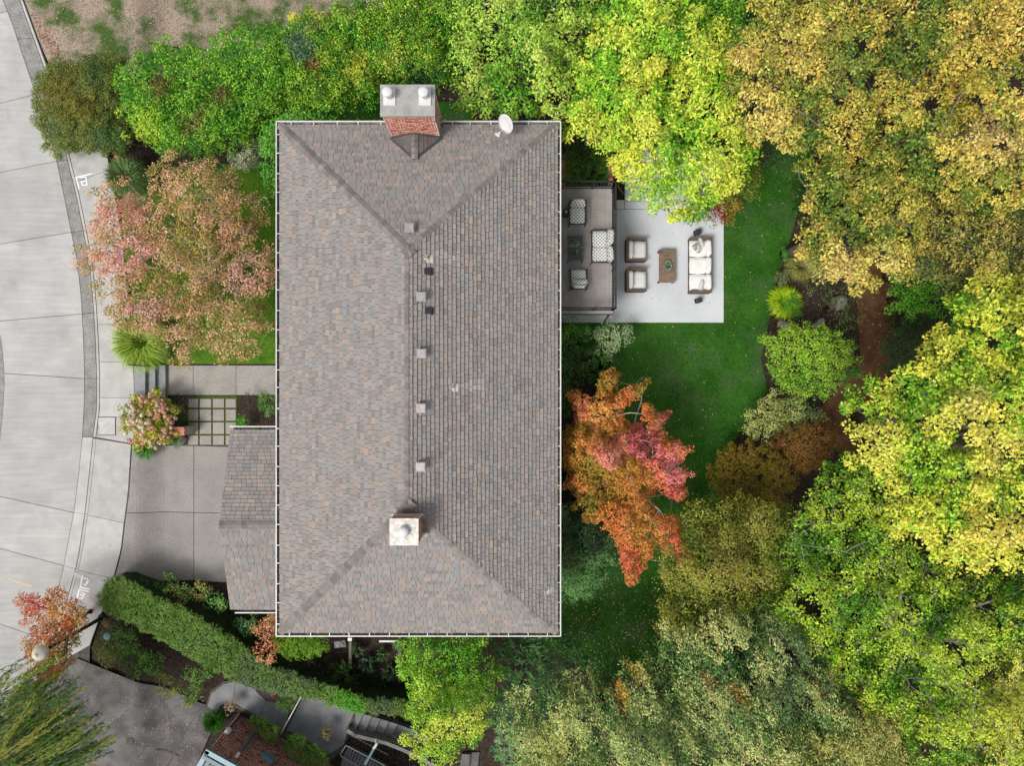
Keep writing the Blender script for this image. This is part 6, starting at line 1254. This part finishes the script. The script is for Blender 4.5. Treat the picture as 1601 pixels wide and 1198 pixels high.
# willow at the lower left: long drooping strands
def willow():
    r = np.random.default_rng(5); T = thing('willow', P(-40, 1230, 0), 'weeping willow with long green strands and tan branches in the lower left corner', 'tree'); L = T.location; mb = MB(); C, Dd, Nn, ln, cc = [], [], [], [], []
    top = Vector(P(-60, 1260, 5.0)); mb.tube([L, Vector((L.x, L.y, 2.5)), top], [.3, .24, .16], 8)
    cols_ = [lin(c) for c in [(50, 104, 26), (80, 134, 34), (118, 160, 44), (170, 176, 60), (40, 84, 26)]]
    limbs = [((20, 1150), 4.2), ((34, 1075), 4.0), ((70, 1120), 4.0), ((110, 1198), 3.8), ((150, 1130), 3.6), ((10, 1060), 4.3), ((120, 1160), 3.9), ((60, 1190), 4.4), ((-40, 1080), 4.2)]
    nodes = []
    for (lx, ly), lz in limbs:
        e = Vector(P(lx, ly, lz)); m = top.lerp(e, .5) + Vector((0, 0, .5)); pts = [top.lerp(m, t / 4) for t in range(5)] + [m.lerp(e, t / 4) for t in range(1, 5)]; mb.tube(pts, [.06 - .005 * i for i in range(9)], 6, cap=False); nodes += pts[3:]
    for i in range(430):
        n0 = nodes[r.integers(len(nodes))] + Vector(r.normal(0, .3, 3)); a = r.normal(.5, .22); l = r.uniform(.8, 2.3)
        e = n0 + Vector((math.cos(a) * l, math.sin(a) * l, -r.uniform(.5, 1.8))); px_ = W2 + e.x * F / (H - e.z); py_ = H2 - e.y * F / (H - e.z)
        if px_ > 180 - max(0, 1150 - py_) * .55 or py_ < 1022: continue
        c = cols_[r.integers(5)]; mid = n0.lerp(e, .5) + Vector((0, 0, .35)); mb.tube([n0, mid, e], [.008, .006, .003], 3, cap=False)
        for q in range(int(60 * l)):
            t = r.uniform(.1, 1); p = n0 * (1 - t) ** 2 + mid * 2 * t * (1 - t) + e * t * t; b = a + r.normal(0, .28); C.append(tuple(p + Vector(r.normal(0, .035, 3)))); Dd.append((math.cos(b), math.sin(b), -.4 + r.normal(0, .25))); Nn.append((r.normal(0, .5), r.normal(0, .5), 1)); ln.append(.12 * r.uniform(.7, 1.3)); kq = r.uniform(.7, 1.25); cc.append([v * kq for v in c])
    ln = np.array(ln); NLEAF[0] += len(ln); leafmesh('crown', np.array(C), np.array(Dd), np.array(Nn), ln, ln * .2, np.array(cc), M['leaf'], T, tuple(L)); mb.build('trunk', surf('tan_bark', (.30, .25, .16), (.46, .40, .28), 6), T, L, smooth=True)
willow()
# potted plant on the deck table
tp = tuft(0, 0, 14, 'spiky grey-green plant standing on the dark deck table', [(96, 116, 92), (130, 146, 120), (70, 90, 66)], h=.22, n=46, seed=90, name='potted_plant', cat='plant', wid=.014, loc=(TBL[0], TBL[1], ZD + .53))
mb = MB(); mb.lathe(0, 0, [(.05, -.08), (.075, .0), (.065, .0), (.01, -.01)], 12); mb.build('pot', M['black'], tp)
# leaves caught in the gutters
mb = MB(); rr = random.Random(4)
for i in range(260):
    s_ = rr.random(); t_ = rr.random()
    x, y = ((XL - rr.uniform(.02, .09), YB + t_ * (YT - YB)), (XR + rr.uniform(.02, .09), YB + t_ * (YT - YB)), (XL + t_ * (XR - XL), YB - rr.uniform(.02, .09)))[rr.choice((0, 1, 1, 2))]
    z = ZE - .04 + rr.random() * .02; a_ = rr.uniform(0, 6.3); q_ = rr.uniform(.02, .045); mb.add([(x + q_ * math.cos(a_ + k), y + q_ * math.sin(a_ + k), z) for k in (0, 1.57, 3.14, 4.71)], [(0, 1, 2, 3)], lin(rr.choice([(120, 90, 50), (90, 70, 44), (170, 150, 70), (60, 50, 36)])))
mb.build('fallen_leaves', M['petal'], kind='stuff')
print('LEAVES', NLEAF[0])
